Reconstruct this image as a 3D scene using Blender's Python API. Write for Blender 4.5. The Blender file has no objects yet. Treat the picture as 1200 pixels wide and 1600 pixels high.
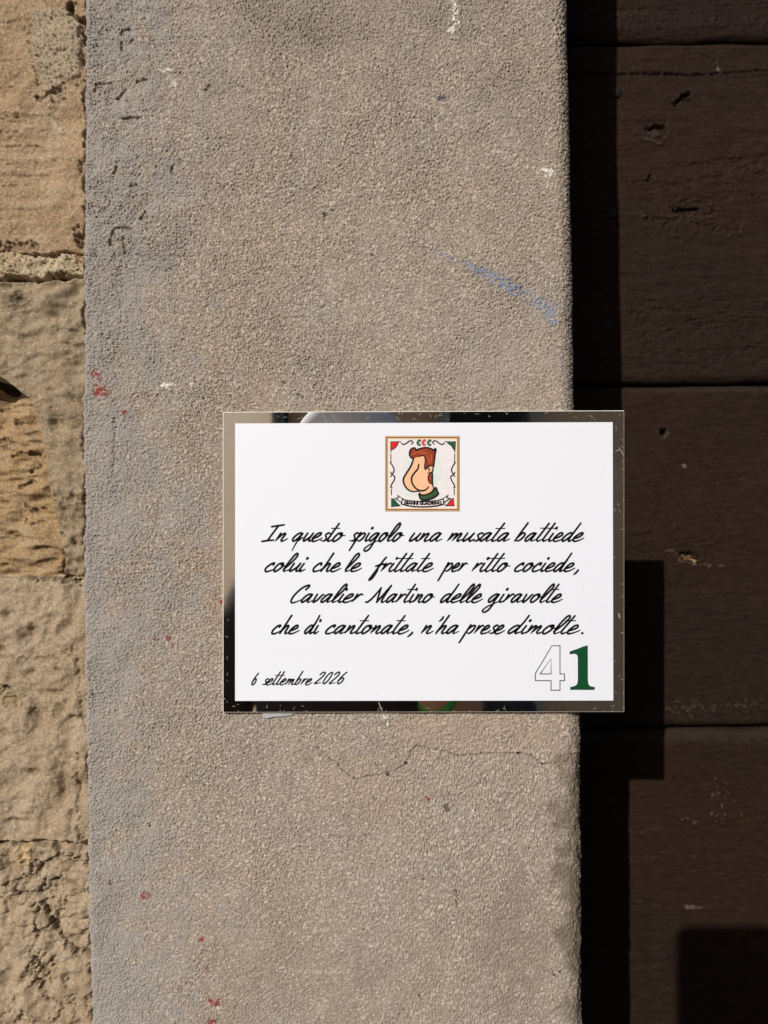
import bpy, bmesh, math, random
import numpy as np
from mathutils import Vector
from mathutils.geometry import tessellate_polygon

random.seed(7)
RNG = np.random.default_rng(11)
R = math.radians
SC = bpy.context.scene
C = SC.collection

# ------------------------------------------------------------------ camera
CZ = 1.5            # camera height
D = 0.5             # camera to pillar face (y = 0)
F = 1200.0          # focal length in photo pixels
cam = bpy.data.cameras.new('camera')
cam.sensor_fit = 'VERTICAL'
cam.sensor_height = 24.0
cam.lens = 18.0
cam.clip_start = 0.01
cam.clip_end = 300.0
cam_ob = bpy.data.objects.new('camera', cam)
C.objects.link(cam_ob)
cam_ob.location = (0, -D, CZ)
cam_ob.rotation_euler = (R(90), 0, 0)
SC.camera = cam_ob

# ------------------------------------------------------------------ light
SUN_DIR = Vector((0.5013, 1.0, -0.5778)).normalized()     # direction the light travels
SUN_EL = math.asin(-SUN_DIR.z)
SUN_ROT = math.atan2(-SUN_DIR.x, -SUN_DIR.y)
w = bpy.data.worlds.new('World')
SC.world = w
w.use_nodes = True
nt = w.node_tree
sky = nt.nodes.new('ShaderNodeTexSky')
sky.sky_type = 'NISHITA'
sky.sun_disc = False
sky.sun_elevation = SUN_EL
sky.sun_rotation = SUN_ROT
bg = nt.nodes['Background']
nt.links.new(sky.outputs[0], bg.inputs[0])
bg.inputs[1].default_value = 0.09
sun = bpy.data.lights.new('sun', 'SUN')
sun.energy = 3.85
sun.angle = R(0.53)
sun.color = (1.0, 0.955, 0.89)
sun_ob = bpy.data.objects.new('sun', sun)
C.objects.link(sun_ob)
sun_ob.location = (-3, -6, 5)
sun_ob.rotation_euler = SUN_DIR.to_track_quat('-Z', 'Y').to_euler()
SC.view_settings.view_transform = 'Standard'
SC.view_settings.look = 'None'
SC.view_settings.gamma = 1.0
SC.view_settings.exposure = 0.0
SC.view_settings.use_curve_mapping = False


# ------------------------------------------------------------------ helpers
def px2(px, py, y):
    """photo pixel -> world x, z on the plane of depth y"""
    k = (D + y) / F
    return (px - 600.0) * k, CZ + (800.0 - py) * k


def fnoise(ny, nx, wly, wlx, seed, bw=0.6):
    """band passed periodic noise, unit variance; wavelengths in samples"""
    r = np.random.default_rng(seed)
    s = np.fft.rfft2(r.standard_normal((ny, nx)))
    fy = np.fft.fftfreq(ny)[:, None] * wly
    fx = np.fft.rfftfreq(nx)[None, :] * wlx
    q = np.sqrt(fy * fy + fx * fx) + 1e-9
    s *= np.exp(-(np.log(q) ** 2) / (2 * bw * bw)) / q
    h = np.fft.irfft2(s, s=(ny, nx))
    return h / h.std()


def lnoise(ny, nx, wly, wlx, seed):
    """low-passed noise"""
    r = np.random.default_rng(seed)
    s = np.fft.rfft2(r.standard_normal((ny, nx)))
    fy = np.fft.fftfreq(ny)[:, None] * wly
    fx = np.fft.rfftfreq(nx)[None, :] * wlx
    q2 = fy * fy + fx * fx
    s *= 1.0 / (1.0 + q2 ** 1.1) ** 1.0
    s[0, 0] = 0
    h = np.fft.irfft2(s, s=(ny, nx))
    return h / h.std()


band, lowp = fnoise, lnoise


def sstep(a, b, x):
    t = np.clip((x - a) / (b - a), 0, 1)
    return t * t * (3 - 2 * t)


def polydist(PX, PY, poly):
    d = np.full(PX.shape, 1e9)
    for (x0, y0), (x1, y1) in zip(poly[:-1], poly[1:]):
        dx, dy = x1 - x0, y1 - y0
        L = dx * dx + dy * dy + 1e-9
        t = np.clip(((PX - x0) * dx + (PY - y0) * dy) / L, 0, 1)
        d = np.minimum(d, np.hypot(PX - x0 - t * dx, PY - y0 - t * dy))
    return d


def inside(PX, PY, poly):
    c = np.zeros(PX.shape, bool)
    n = len(poly)
    for i in range(n):
        x0, y0 = poly[i]
        x1, y1 = poly[(i + 1) % n]
        if y0 == y1:
            continue
        hit = ((y0 > PY) != (y1 > PY)) & (PX < (x1 - x0) * (PY - y0) / (y1 - y0) + x0)
        c ^= hit
    return c


class Field:
    """a height field H (metres, outward) over photo-pixel coordinates, with stains in P (rgba)"""

    def __init__(self, PX, PY, seed):
        self.PX, self.PY = PX, PY
        self.H = np.zeros(PX.shape)
        self.P = np.zeros(PX.shape + (4,))
        self.N = fnoise(PX.shape[0], PX.shape[1], 9, 9, seed + 900, .8)
        self.cp = PX[PX.shape[0] // 2]
        self.rp = PY[:, PY.shape[1] // 2]

    def win(self, x0, x1, y0, y1, m=30):
        c = np.nonzero((self.cp > x0 - m) & (self.cp < x1 + m))[0]
        r = np.nonzero((self.rp > y0 - m) & (self.rp < y1 + m))[0]
        if len(c) == 0 or len(r) == 0:
            return None
        return slice(r[0], r[-1] + 1), slice(c[0], c[-1] + 1)

    def put(self, s, mask, col):
        a = np.clip(mask, 0, 1)[..., None]
        P = self.P[s]
        P[..., :3] = P[..., :3] * (1 - a) + np.array(col) * a
        P[..., 3:] = np.maximum(P[..., 3:], a)

    def line(self, poly, wd, dh=0.0, col=None, rag=0.5, a=1.0):
        xs = [p[0] for p in poly]
        ys = [p[1] for p in poly]
        s = self.win(min(xs), max(xs), min(ys), max(ys))
        if s is None:
            return
        d = polydist(self.PX[s], self.PY[s], poly) + self.N[s] * wd * rag
        m = 1 - sstep(wd * .35, wd, d)
        self.H[s] += dh * m
        if col is not None:
            self.put(s, m * a, col)

    def blob(self, x, y, rx, ry, dh=0.0, col=None, rag=0.3, ang=0.0, soft=.45, a=1.0, grain=None):
        m_ = max(rx, ry) * 1.6
        s = self.win(x - m_, x + m_, y - m_, y + m_, 4)
        if s is None:
            return
        dx, dy = self.PX[s] - x, self.PY[s] - y
        c, si = math.cos(ang), math.sin(ang)
        u, v = (dx * c + dy * si) / rx, (-dx * si + dy * c) / ry
        d = np.sqrt(u * u + v * v) + self.N[s] * rag
        m = 1 - sstep(1 - soft, 1, d)
        self.H[s] += dh * m
        if col is not None:
            if grain is not None:
                m = m * sstep(grain[1], grain[1] + .5, grain[0][s])
            self.put(s, m * a, col)


def grid(name, X, Y, Z, mat, parent=None, loc=(0, 0, 0), P=None, keep=None):
    ny, nx = X.shape
    co = np.stack([X - loc[0], Y - loc[1], Z - loc[2]], -1).reshape(-1, 3).astype(np.float32)
    idx = np.arange(ny * nx, dtype=np.int32).reshape(ny, nx)
    q = np.stack([idx[:-1, :-1], idx[:-1, 1:], idx[1:, 1:], idx[1:, :-1]], -1).reshape(-1, 4)
    if keep is not None:
        k = keep[:-1, :-1] & keep[:-1, 1:] & keep[1:, 1:] & keep[1:, :-1]
        q = q[k.reshape(-1)]
    me = bpy.data.meshes.new(name)
    me.vertices.add(len(co))
    me.vertices.foreach_set('co', co.ravel())
    me.loops.add(q.size)
    me.loops.foreach_set('vertex_index', q.ravel())
    me.polygons.add(len(q))
    me.polygons.foreach_set('loop_start', np.arange(0, q.size, 4, dtype=np.int32))
    me.polygons.foreach_set('use_smooth', np.ones(len(q), bool))
    me.update(calc_edges=True)
    if P is not None:
        at = me.attributes.new('stain', 'FLOAT_COLOR', 'POINT')
        at.data.foreach_set('color', P.astype(np.float32).ravel())
    me.materials.append(mat)
    return link(name, me, parent, loc)


WLOC = {}      # world position of every object


def link(name, me, parent=None, loc=(0, 0, 0)):
    ob = bpy.data.objects.new(name, me)
    C.objects.link(ob)
    WLOC[ob.name] = Vector(loc)
    if parent is not None:
        ob.parent = parent
        ob.location = Vector(loc) - WLOC[parent.name]
    else:
        ob.location = loc
    return ob


def tag(o, label=None, cat=None, group=None, kind=None):
    for k, v in (('label', label), ('category', cat), ('group', group), ('kind', kind)):
        if v:
            o[k] = v
    return o


def empty(name, loc):
    o = bpy.data.objects.new(name, None)
    o.empty_display_size = .1
    C.objects.link(o)
    o.location = loc
    WLOC[o.name] = Vector(loc)
    return o


class MB:
    """collects polygons, links them as one mesh"""

    def __init__(self):
        self.v, self.f, self.m = [], [], []

    def poly(self, pts, mi=0):
        b = len(self.v)
        self.v += [tuple(p) for p in pts]
        self.f.append(tuple(range(b, b + len(pts))))
        self.m.append(mi)

    def box(self, x0, x1, y0, y1, z0, z1, mi=0):
        b = len(self.v)
        self.v += [(x, y, z) for z in (z0, z1) for y in (y0, y1) for x in (x0, x1)]
        for f in ((0, 2, 3, 1), (4, 5, 7, 6), (0, 1, 5, 4), (2, 6, 7, 3), (0, 4, 6, 2), (1, 3, 7, 5)):
            self.f.append(tuple(b + i for i in f))
            self.m.append(mi)

    def build(self, name, mats, parent=None, loc=(0, 0, 0), smooth=False, bevel=0.0, seg=2):
        me = bpy.data.meshes.new(name)
        me.from_pydata([Vector(p) - Vector(loc) for p in self.v], [], self.f)
        for m in (mats if isinstance(mats, (list, tuple)) else [mats]):
            me.materials.append(m)
        for p, i in zip(me.polygons, self.m):
            p.material_index = i
            p.use_smooth = smooth
        me.update()
        if bevel:
            bm = bmesh.new()
            bm.from_mesh(me)
            bmesh.ops.remove_doubles(bm, verts=bm.verts, dist=1e-6)
            bmesh.ops.bevel(bm, geom=list(bm.edges), offset=bevel, segments=seg, profile=.5, affect='EDGES')
            bm.to_mesh(me)
            bm.free()
        return link(name, me, parent, loc)


# ------------------------------------------------------------------ materials
def mat_new(name):
    m = bpy.data.materials.new(name)
    m.use_nodes = True
    return m, m.node_tree, m.node_tree.nodes['Principled BSDF']


def mat_plain(name, col, rough=.6, metal=0.0, spec=.5, var=.12, scale=40.0, bump=0.0):
    m, t, b = mat_new(name)
    n = t.nodes.new('ShaderNodeTexNoise')
    n.inputs['Scale'].default_value = scale
    n.inputs['Detail'].default_value = 4
    tc = t.nodes.new('ShaderNodeTexCoord')
    t.links.new(tc.outputs['Object'], n.inputs['Vector'])
    mx = t.nodes.new('ShaderNodeMix')
    mx.data_type = 'RGBA'
    mx.inputs['A'].default_value = (*[c * (1 - var) for c in col], 1)
    mx.inputs['B'].default_value = (*[min(1, c * (1 + var)) for c in col], 1)
    t.links.new(n.outputs['Fac'], mx.inputs['Factor'])
    t.links.new(mx.outputs['Result'], b.inputs['Base Color'])
    b.inputs['Roughness'].default_value = rough
    b.inputs['Metallic'].default_value = metal
    b.inputs['Specular IOR Level'].default_value = spec
    if bump:
        bp = t.nodes.new('ShaderNodeBump')
        bp.inputs['Strength'].default_value = bump
        bp.inputs['Distance'].default_value = .002
        t.links.new(n.outputs['Fac'], bp.inputs['Height'])
        t.links.new(bp.outputs['Normal'], b.inputs['Normal'])
    return m


def mat_mineral(name, cols, patch_scale, fine_scale, rough=.92, spec=.25, speck=.25, bump=.35, dist=.0006,
                stretch=(1, 1, 1), stain=True, grains=None):
    """patchy mineral or wood surface: two large tints + a third, fine speckle, fine bump, stain attribute on top"""
    m, t, b = mat_new(name)
    tc = t.nodes.new('ShaderNodeTexCoord')
    mp = t.nodes.new('ShaderNodeMapping')
    mp.inputs['Scale'].default_value = stretch
    t.links.new(tc.outputs['Object'], mp.inputs['Vector'])

    def noise(scale, detail, rough_=.55):
        n = t.nodes.new('ShaderNodeTexNoise')
        n.inputs['Scale'].default_value = scale
        n.inputs['Detail'].default_value = detail
        n.inputs['Roughness'].default_value = rough_
        t.links.new(mp.outputs['Vector'], n.inputs['Vector'])
        return n

    def ramp(src, a, c):
        r = t.nodes.new('ShaderNodeMapRange')
        r.inputs['From Min'].default_value = a
        r.inputs['From Max'].default_value = c
        t.links.new(src, r.inputs['Value'])
        return r.outputs['Result']

    def mix(fac, a, c, mode='MIX'):
        x = t.nodes.new('ShaderNodeMix')
        x.data_type = 'RGBA'
        x.blend_type = mode
        for key, val in (('Factor', fac), ('A', a), ('B', c)):
            if isinstance(val, (int, float)):
                x.inputs[key].default_value = val
            elif isinstance(val, tuple):
                x.inputs[key].default_value = (*val, 1)
            else:
                t.links.new(val, x.inputs[key])
        return x.outputs['Result']

    n1 = noise(patch_scale, 5)
    c = mix(ramp(n1.outputs['Fac'], .38, .62), cols[0], cols[1])
    n2 = noise(patch_scale * 2.7, 6, .65)
    c = mix(ramp(n2.outputs['Fac'], .52, .72), c, cols[2])
    n3 = noise(fine_scale, 3, .7)
    g = t.nodes.new('ShaderNodeMapRange')
    g.inputs['From Min'].default_value = .3
    g.inputs['From Max'].default_value = .7
    g.inputs['To Min'].default_value = 1 - speck
    g.inputs['To Max'].default_value = 1 + speck
    t.links.new(n3.outputs['Fac'], g.inputs['Value'])
    cc = t.nodes.new('ShaderNodeCombineColor')
    for i in range(3):
        t.links.new(g.outputs['Result'], cc.inputs[i])
    c = mix(1.0, c, cc.outputs['Color'], 'MULTIPLY')
    if grains:
        # single pale sand grains
        vo = t.nodes.new('ShaderNodeTexVoronoi')
        vo.inputs['Scale'].default_value = 820
        t.links.new(mp.outputs['Vector'], vo.inputs['Vector'])
        sp = t.nodes.new('ShaderNodeSeparateColor')
        t.links.new(vo.outputs['Color'], sp.inputs['Color'])
        c = mix(ramp(sp.outputs[0], .70, 1.15 if name == 'grey plaster' else 1.35), c, grains)
        c = mix(ramp(sp.outputs[1], .74, 1.30 if name == 'grey plaster' else 1.6), c, (.10, .075, .052))
    if stain:
        at = t.nodes.new('ShaderNodeAttribute')
        at.attribute_name = 'stain'
        c = mix(at.outputs['Alpha'], c, at.outputs['Color'])
    t.links.new(c, b.inputs['Base Color'])
    b.inputs['Roughness'].default_value = rough
    b.inputs['Specular IOR Level'].default_value = spec
    bp = t.nodes.new('ShaderNodeBump')
    bp.inputs['Strength'].default_value = bump
    bp.inputs['Distance'].default_value = dist
    t.links.new(n3.outputs['Fac'], bp.inputs['Height'])
    t.links.new(bp.outputs['Normal'], b.inputs['Normal'])
    return m


M = {}
M['plaster'] = mat_mineral('grey plaster', [(.305, .256, .212), (.315, .256, .204), (.290, .256, .228)], 9, 1000, speck=.34, bump=.6, grains=(.62, .53, .45))
M['tan_stone'] = mat_mineral('tan sandstone', [(.318, .223, .135), (.28, .188, .108), (.36, .272, .185)], 14, 700, speck=.22, grains=(.50, .40, .28))
M['orange_stone'] = mat_mineral('orange sandstone', [(.315, .21, .108), (.28, .178, .085), (.33, .235, .14)], 14, 700, speck=.22, grains=(.50, .40, .28))
M['smooth_stone'] = mat_mineral('smooth beige stone', [(.262, .199, .128), (.235, .174, .109), (.275, .216, .151)], 16, 800, speck=.13, grains=(.50, .40, .28))
M['rough_stone'] = mat_mineral('rough beige stone', [(.325, .248, .165), (.285, .208, .132), (.345, .275, .195)], 18, 700, speck=.2, grains=(.50, .40, .28))
M['mortar'] = mat_mineral('pale mortar', [(.42, .34, .235), (.38, .29, .185), (.44, .37, .27)], 25, 900, speck=.25, grains=(.50, .40, .28))
M['wood'] = mat_mineral('dark brown painted wood', [(.0255, .0136, .0088), (.0205, .0122, .0088), (.0295, .0154, .0086)], 6, 300,
                        rough=.62, spec=.06, speck=.3, bump=.35, dist=.0006, stretch=(.3, 1, 1))
M['iron'] = mat_plain('dark painted iron', (.014, .011, .010), .65, spec=.2)
M['white'] = mat_plain('white print', (.735, .755, .815), .38, spec=.35, var=.006, scale=8)
M['ink'] = mat_plain('black ink', (.006, .005, .008), .6, spec=.15)
M['scratch'] = mat_plain('scratch', (.30, .27, .23), .6)
M['edge'] = mat_plain('frosted acrylic edge', (.75, .70, .62), .35)


def mat_mirror():
    m, t, b = mat_new('mirror acrylic')
    b.inputs['Base Color'].default_value = (.93, .90, .86, 1)
    b.inputs['Metallic'].default_value = 1
    tc = t.nodes.new('ShaderNodeTexCoord')
    n = t.nodes.new('ShaderNodeTexNoise')
    n.inputs['Scale'].default_value = 30
    n.inputs['Detail'].default_value = 6
    t.links.new(tc.outputs['Object'], n.inputs['Vector'])
    r = t.nodes.new('ShaderNodeMapRange')
    r.inputs['From Min'].default_value = .45
    r.inputs['From Max'].default_value = .75
    r.inputs['To Min'].default_value = .015
    r.inputs['To Max'].default_value = .10
    t.links.new(n.outputs['Fac'], r.inputs['Value'])
    t.links.new(r.outputs['Result'], b.inputs['Roughness'])
    return m


M['mirror'] = mat_mirror()


def ink(name, col, rough=.45):
    return mat_plain(name, col, .6, spec=.18, var=.10, scale=250)


# ------------------------------------------------------------------ ground
def build_ground():
    mb = MB()
    mb.poly([(-60, -60, 0), (60, -60, 0), (60, 60, 0), (-60, 60, 0)])
    m, t, b = mat_new('street stone')
    br = t.nodes.new('ShaderNodeTexBrick')
    br.inputs['Scale'].default_value = 2.2
    br.inputs['Color1'].default_value = (.22, .20, .175, 1)
    br.inputs['Color2'].default_value = (.17, .155, .14, 1)
    br.inputs['Mortar'].default_value = (.09, .085, .08, 1)
    br.inputs['Mortar Size'].default_value = .012
    tc = t.nodes.new('ShaderNodeTexCoord')
    t.links.new(tc.outputs['Object'], br.inputs['Vector'])
    t.links.new(br.outputs['Color'], b.inputs['Base Color'])
    b.inputs['Roughness'].default_value = .8
    tag(mb.build('street', m), kind='structure')


build_ground()


# ------------------------------------------------------------------ pillar
def interp(y, ys, xs):
    return np.interp(y, ys, xs)


def rows_for(py0, py1, step_px, lo=None, hi=None, coarse=40.0):
    """fine rows between py0 and py1, coarse beyond (photo pixels, top to bottom)"""
    fine = np.arange(py0, py1, step_px)
    a = np.arange(hi, py0 - step_px, coarse) if hi is not None else np.array([])
    b = np.append(np.arange(py1 + step_px, lo, coarse), lo) if lo is not None else np.array([])
    return np.concatenate([a, fine, b])


def build_pillar():
    step = 1.0
    py = rows_for(-190, 1790, step, lo=800 + CZ * F / D - 2, hi=-3600, coarse=60)[:, None]
    ny = len(py)
    xl = interp(py[:, 0], [-200, 0, 380, 600, 690, 760, 765, 900, 1050, 1200, 1380, 1600, 1800],
                [132, 132, 132, 131, 130, 131, 134, 131.5, 133, 135, 138.5, 143, 145])
    jag = fnoise(ny, 8, 30, 1000, 5, .9)[:, 0]
    xl = xl + .9 * jag + .5 * RNG.standard_normal(ny)
    xr = interp(py[:, 0], [-200, 0, 400, 600, 1130, 1300, 1600, 1800], [887, 890, 898.5, 901.5, 911, 913, 913.5, 913.5])
    xr = xr + .45 * fnoise(ny, 8, 160, 1000, 6, .8)[:, 0]
    rr = 30.0      # corner radius in px
    nf = int((xr.mean() - rr - 133) / step)
    tf = np.linspace(0, 1, nf)
    na = 36
    th = np.linspace(0, math.pi / 2, na + 1)[1:]
    ns = 24
    dep = np.linspace(0, 1, ns + 1)[1:] ** 1.4
    nl = 6
    k = D / F
    cols = nl + nf + na + ns
    PX = np.zeros((ny, cols)); Y = np.zeros((ny, cols)); NX = np.zeros((ny, cols)); NY = -np.ones((ny, cols))
    for i in range(nl):
        PX[:, i] = xl
        Y[:, i] = .05 * (1 - i / nl)
        NX[:, i], NY[:, i] = -1, 0
    PX[:, nl:nl + nf] = xl[:, None] + tf[None] * (xr - rr - xl)[:, None]
    a = nl + nf
    PX[:, a:a + na] = (xr - rr)[:, None] + rr * np.sin(th)[None]
    Y[:, a:a + na] = rr * k * (1 - np.cos(th))[None]
    NX[:, a:a + na], NY[:, a:a + na] = np.sin(th)[None], -np.cos(th)[None]
    a += na
    PX[:, a:] = xr[:, None]
    Y[:, a:] = rr * k + (.20 - rr * k) * dep[None]
    NX[:, a:], NY[:, a:] = 1, 0
    PY = np.broadcast_to(py, PX.shape).copy()
    Fd = Field(PX, PY, 1)
    fine = ((py > -195) & (py < 1795)).astype(float) * np.ones(PX.shape)
    # sandy grain: short sharp worm-like ridges, more streaked low on the right; wavelengths in px
    g1 = fnoise(ny, cols, 4.1, 3.7, 21, .85)
    g0 = fnoise(ny, cols, 2.6, 2.6, 20, .40)
    g2 = fnoise(ny, cols, 9.0, 8.0, 22, .7)
    g3 = fnoise(ny, cols, 10.0, 3.6, 23, .5)
    streak = sstep(1080, 1180, PY) * sstep(420, 760, PX) * .8
    g = g1 * (1 - streak) + g3 * streak
    g = np.tanh(g * .8) * 1.1
    amp = .00052 * (1 + .16 * lnoise(ny, cols, 160, 160, 24))
    amp = amp * (1 - .25 * sstep(1250, 1500, PY))
    H = Fd.H
    H += fine * amp * g
    H += fine * .00013 * g0 + fine * .00016 * np.tanh(g2)
    left = 1 - sstep(150, 360, PX)
    top = 1 - sstep(300, 700, PY)
    flat = 1 - sstep(xr[:, None] - 90, xr[:, None] - 40, PX)
    H += fine * flat * (.00022 + .0002 * left) * fnoise(ny, cols, 95, 80, 25, .6)
    H += fine * left * .00022 * fnoise(ny, cols, 28, 26, 26, .6) * (0.4 + top)
    H += fine * flat * .0006 * lnoise(ny, cols, 400, 350, 27)
    # soft, slightly rounded left arris and chipped right corner
    H -= .0016 * (1 - sstep(0, 5, PX - xl[:, None])) * (NY < -.5)
    rc = (NX > .15) & (NY < -.05)
    H += fine * rc * .00030 * fnoise(ny, cols, 60, 16, 28, .7) * sstep(1000, 1250, PY)
    pk = fnoise(ny, cols, 4.6, 4.6, 29, .8)
    H += fine * (.0005 * sstep(1.5, 2.6, pk) - .0004 * sstep(1.35, 2.4, -pk))
    grain = g + .3 * g2
    # trowel nicks and hairline dents
    for pl in ([(275, 215), (290, 190), (330, 183)], [(330, 265), (350, 250)], [(110, 560), (118, 520), (210, 508)],
               [(248, 605), (272, 585), (300, 546)], [(375, 503), (435, 495)], [(285, 740), (340, 730), (400, 735)],
               [(232, 1085), (250, 1045)], [(210, 1530), (216, 1470), (232, 1435), (270, 1418), (340, 1426)],
               [(288, 1490), (298, 1535), (306, 1582)], [(335, 1163), (372, 1152)], [(398, 1365), (424, 1318)],
               [(585, 1070), (598, 1040)], [(800, 560), (830, 530)], [(275, 260), (278, 305)]):
        Fd.line([(120 + x / 4, y / 4) for x, y in pl], 2.9, -.0017, (.14, .115, .09), .14, .30)
    for pl in ([(180, 655), (182, 672), (180, 690), (181, 712), (178, 737)], [(188, 470), (190, 488), (189, 505)]):
        Fd.line(pl, 2.4, -.0008, None, .3, .3)
    Fd.line([(412, 60), (414, 82), (411, 104), (414, 140)], 5, -.0003, None, .5)
    # raised arris strip left of x = 180
    H += fine * .0007 * (1 - sstep(172, 184, PX + 4 * Fd.N)) * sstep(560, 640, PY) * (1 - sstep(760, 800, PY))
    # crack under the plaque
    crack = [(495, 1166), (510, 1180), (517, 1186), (526, 1190), (531, 1200), (544, 1210), (556, 1217), (575, 1212), (603, 1208),
             (620, 1202), (634, 1194), (640, 1180), (645, 1171), (651, 1164), (676, 1171), (700, 1175), (716, 1181), (735, 1180),
             (760, 1178), (808, 1177), (830, 1181), (838, 1188), (847, 1194), (868, 1193), (884, 1191), (892, 1183), (900, 1180)]
    Fd.line(crack, 1.5, -.0007, (.11, .09, .07), .42, .5)
    for x, y, r in ((606, 1210, 3), (634, 1193, 2.6), (810, 1178, 2.6), (716, 1181, 2.4), (846, 1194, 2.5)):
        Fd.blob(x, y, r, r * .8, -.0012, (.06, .05, .04), .4)
    # pale healed hairlines lower right
    for pl in ([(668, 1242), (690, 1268), (713, 1290), (715, 1320), (722, 1352)], [(713, 1298), (745, 1297), (775, 1308), (808, 1325), (822, 1348), (840, 1392)],
               [(545, 1365), (580, 1380), (610, 1400)], [(430, 1519), (545, 1518)], [(785, 1318), (800, 1285), (812, 1262)],
               [(500, 1300), (530, 1330), (546, 1372)]):
        Fd.line(pl, 2.6, .00022, (.56, .50, .42), .5, .75)
    # blue crayon rubbed on the high grains only
    s = Fd.win(690, 876, 390, 510)
    pl = [(690, 396), (706, 405), (730, 415), (770, 433), (815, 456), (850, 480), (872, 502)]
    d = polydist(PX[s], PY[s], pl)
    wdt = np.interp(PX[s], [690, 712, 735, 780, 820, 850, 866, 874], [4, 4, 8, 13, 11, 13, 15, 5])
    gap = np.interp(PX[s], [690, 714, 722, 730, 800, 828, 840, 875], [0, .0, .9, .0, -.3, .35, -.1, -.1])
    m = (1 - sstep(.6, 1.0, d / wdt + .22 * Fd.N[s])) * sstep(-.05, .35, grain[s] - gap)
    Fd.put(s, m * .95, (.20, .27, .43))
    Fd.blob(864, 547, 4, 3, 0, (.22, .27, .4), .4, a=.6, grain=(grain, .1))
    # red splashes
    red = (.26, .028, .028)
    for x, y, rx, ry in ((158, 612, 14, 11), (147, 585, 8, 6), (154, 592, 7, 3), (195, 645, 5, 5), (226, 1398, 8, 6), (222, 1410, 3, 3),
                         (334, 1567, 11, 6), (315, 1471, 6, 5), (323, 1516, 3, 4), (263, 997, 4, 4), (270, 1006, 3, 3), (668, 1248, 5, 5),
                         (331, 1597, 9, 5), (242, 997, 2, 4), (369, 835, 4, 3), (346, 940, 3, 5)):
        Fd.blob(x, y, rx, ry, 0, red, .35, a=.95, grain=(grain, -.8))
    # white chips, a pale drip, dark pits and small pebbles
    wht = (.72, .68, .60)
    for x, y, rx, ry in ((711, 8, 9, 11), (713, 30, 6, 10), (707, 44, 9, 9), (714, 18, 4, 16), (851, 266, 7, 5), (861, 269, 9, 5), (856, 274, 8, 3),
                         (254, 110, 8, 2.5), (264, 108, 6, 3), (272, 128, 4, 4), (262, 602, 12, 5), (300, 600, 5, 3), (737, 1263, 6, 4),
                         (603, 1118, 5, 7), (606, 1130, 2.6, 6), (520, 574, 3, 3)):
        Fd.blob(x, y, rx, ry, .0002, wht, .28, a=.95, grain=(grain, -1.3))
    for x, y, rx, ry, c in ((690, 154, 8, 5, (.06, .07, .09)), (684, 150, 3, 3, (.3, .25, .2)), (507, 335, 4.5, 5, (.05, .045, .04)), (519, 328, 4, 2.5, (.2, .13, .07)),
                            (428, 353, 4.5, 5.5, (.55, .44, .32)), (424, 575, 3, 4, (.09, .075, .06)), (442, 597, 4.5, 3.5, (.18, .11, .05)),
                            (468, 617, 4, 4, (.13, .11, .09)), (503, 478, 5, 3, (.10, .085, .07)), (582, 398, 3, 3, (.12, .09, .07)),
                            (698, 1263, 5, 6, (.10, .085, .065)), (584, 1247, 3, 2, (.05, .04, .03)), (660, 1372, 2.5, 2.5, (.04, .03, .03)),
                            (866, 1524, 5, 5, (.06, .045, .035)), (874, 1519, 4, 3, (.08, .06, .05)), (713, 1392, 2, 8, (.09, .07, .05)),
                            (714, 1410, 2, 6, (.09, .07, .05)), (804, 1472, 3, 3, (.08, .06, .05)), (655, 1556, 3, 5, (.08, .065, .05)),
                            (233, 1290, 3, 5, (.08, .065, .05)), (145, 1085, 3, 3, (.1, .085, .07)), (165, 990, 2, 3, (.08, .07, .06)),
                            (313, 1068, 4, 4, (.30, .23, .12)), (905, 1560, 2, 9, (.06, .05, .04)), (172, 1380, 3, 3, (.15, .12, .1))):
        Fd.blob(x, y, rx, ry, -.0004, c, .35, a=.85)
    for i in range(900):
        x, y = RNG.uniform(140, 895), RNG.uniform(-40, 1640)
        r = RNG.uniform(.9, 2.0)
        if RNG.random() < .45:
            Fd.blob(x, y, r, r, .00025, tuple(np.array((.58, .52, .44)) * RNG.uniform(.85, 1.2)), .2, a=.7)
        else:
            Fd.blob(x, y, r, r * RNG.uniform(.6, 1.4), -.00035, tuple(np.array((.13, .10, .075)) * RNG.uniform(.5, 1.6)), .2, a=.7)
    # render coat tints: bluish grey band on the left, rusty and pinkish washes; plus painted lens vignette
    def wash(cx, cy, rx, ry, col, a):
        dd = np.hypot((PX - cx) / rx, (PY - cy) / ry) + .25 * big
        mm = (1 - sstep(.2, 1.1, dd)) * a * (Fd.P[..., 3] < .05)
        Fd.P[..., :3] = np.where(mm[..., None] > 0, np.array(col), Fd.P[..., :3])
        Fd.P[..., 3] = np.maximum(Fd.P[..., 3], mm)
    big = lnoise(ny, cols, 60, 60, 31)
    wl = (1 - sstep(165, 330, PX + 45 * big)) * .62 * (Fd.P[..., 3] < .05)
    Fd.P[..., :3] = np.where((wl > 0)[..., None], np.array((.288, .270, .258)), Fd.P[..., :3])
    Fd.P[..., 3] = np.maximum(Fd.P[..., 3], wl)
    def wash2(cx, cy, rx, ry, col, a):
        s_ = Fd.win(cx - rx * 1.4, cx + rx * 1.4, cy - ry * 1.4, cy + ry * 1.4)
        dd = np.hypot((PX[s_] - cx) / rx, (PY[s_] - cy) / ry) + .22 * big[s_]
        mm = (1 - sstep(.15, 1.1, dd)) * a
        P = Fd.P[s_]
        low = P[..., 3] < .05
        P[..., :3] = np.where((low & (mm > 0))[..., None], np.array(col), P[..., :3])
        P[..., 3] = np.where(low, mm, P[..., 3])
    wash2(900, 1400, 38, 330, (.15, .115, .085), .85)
    wash2(320, 880, 60, 190, (.34, .235, .16), .32)
    wash2(150, 40, 55, 110, (.33, .22, .14), .45)
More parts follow.
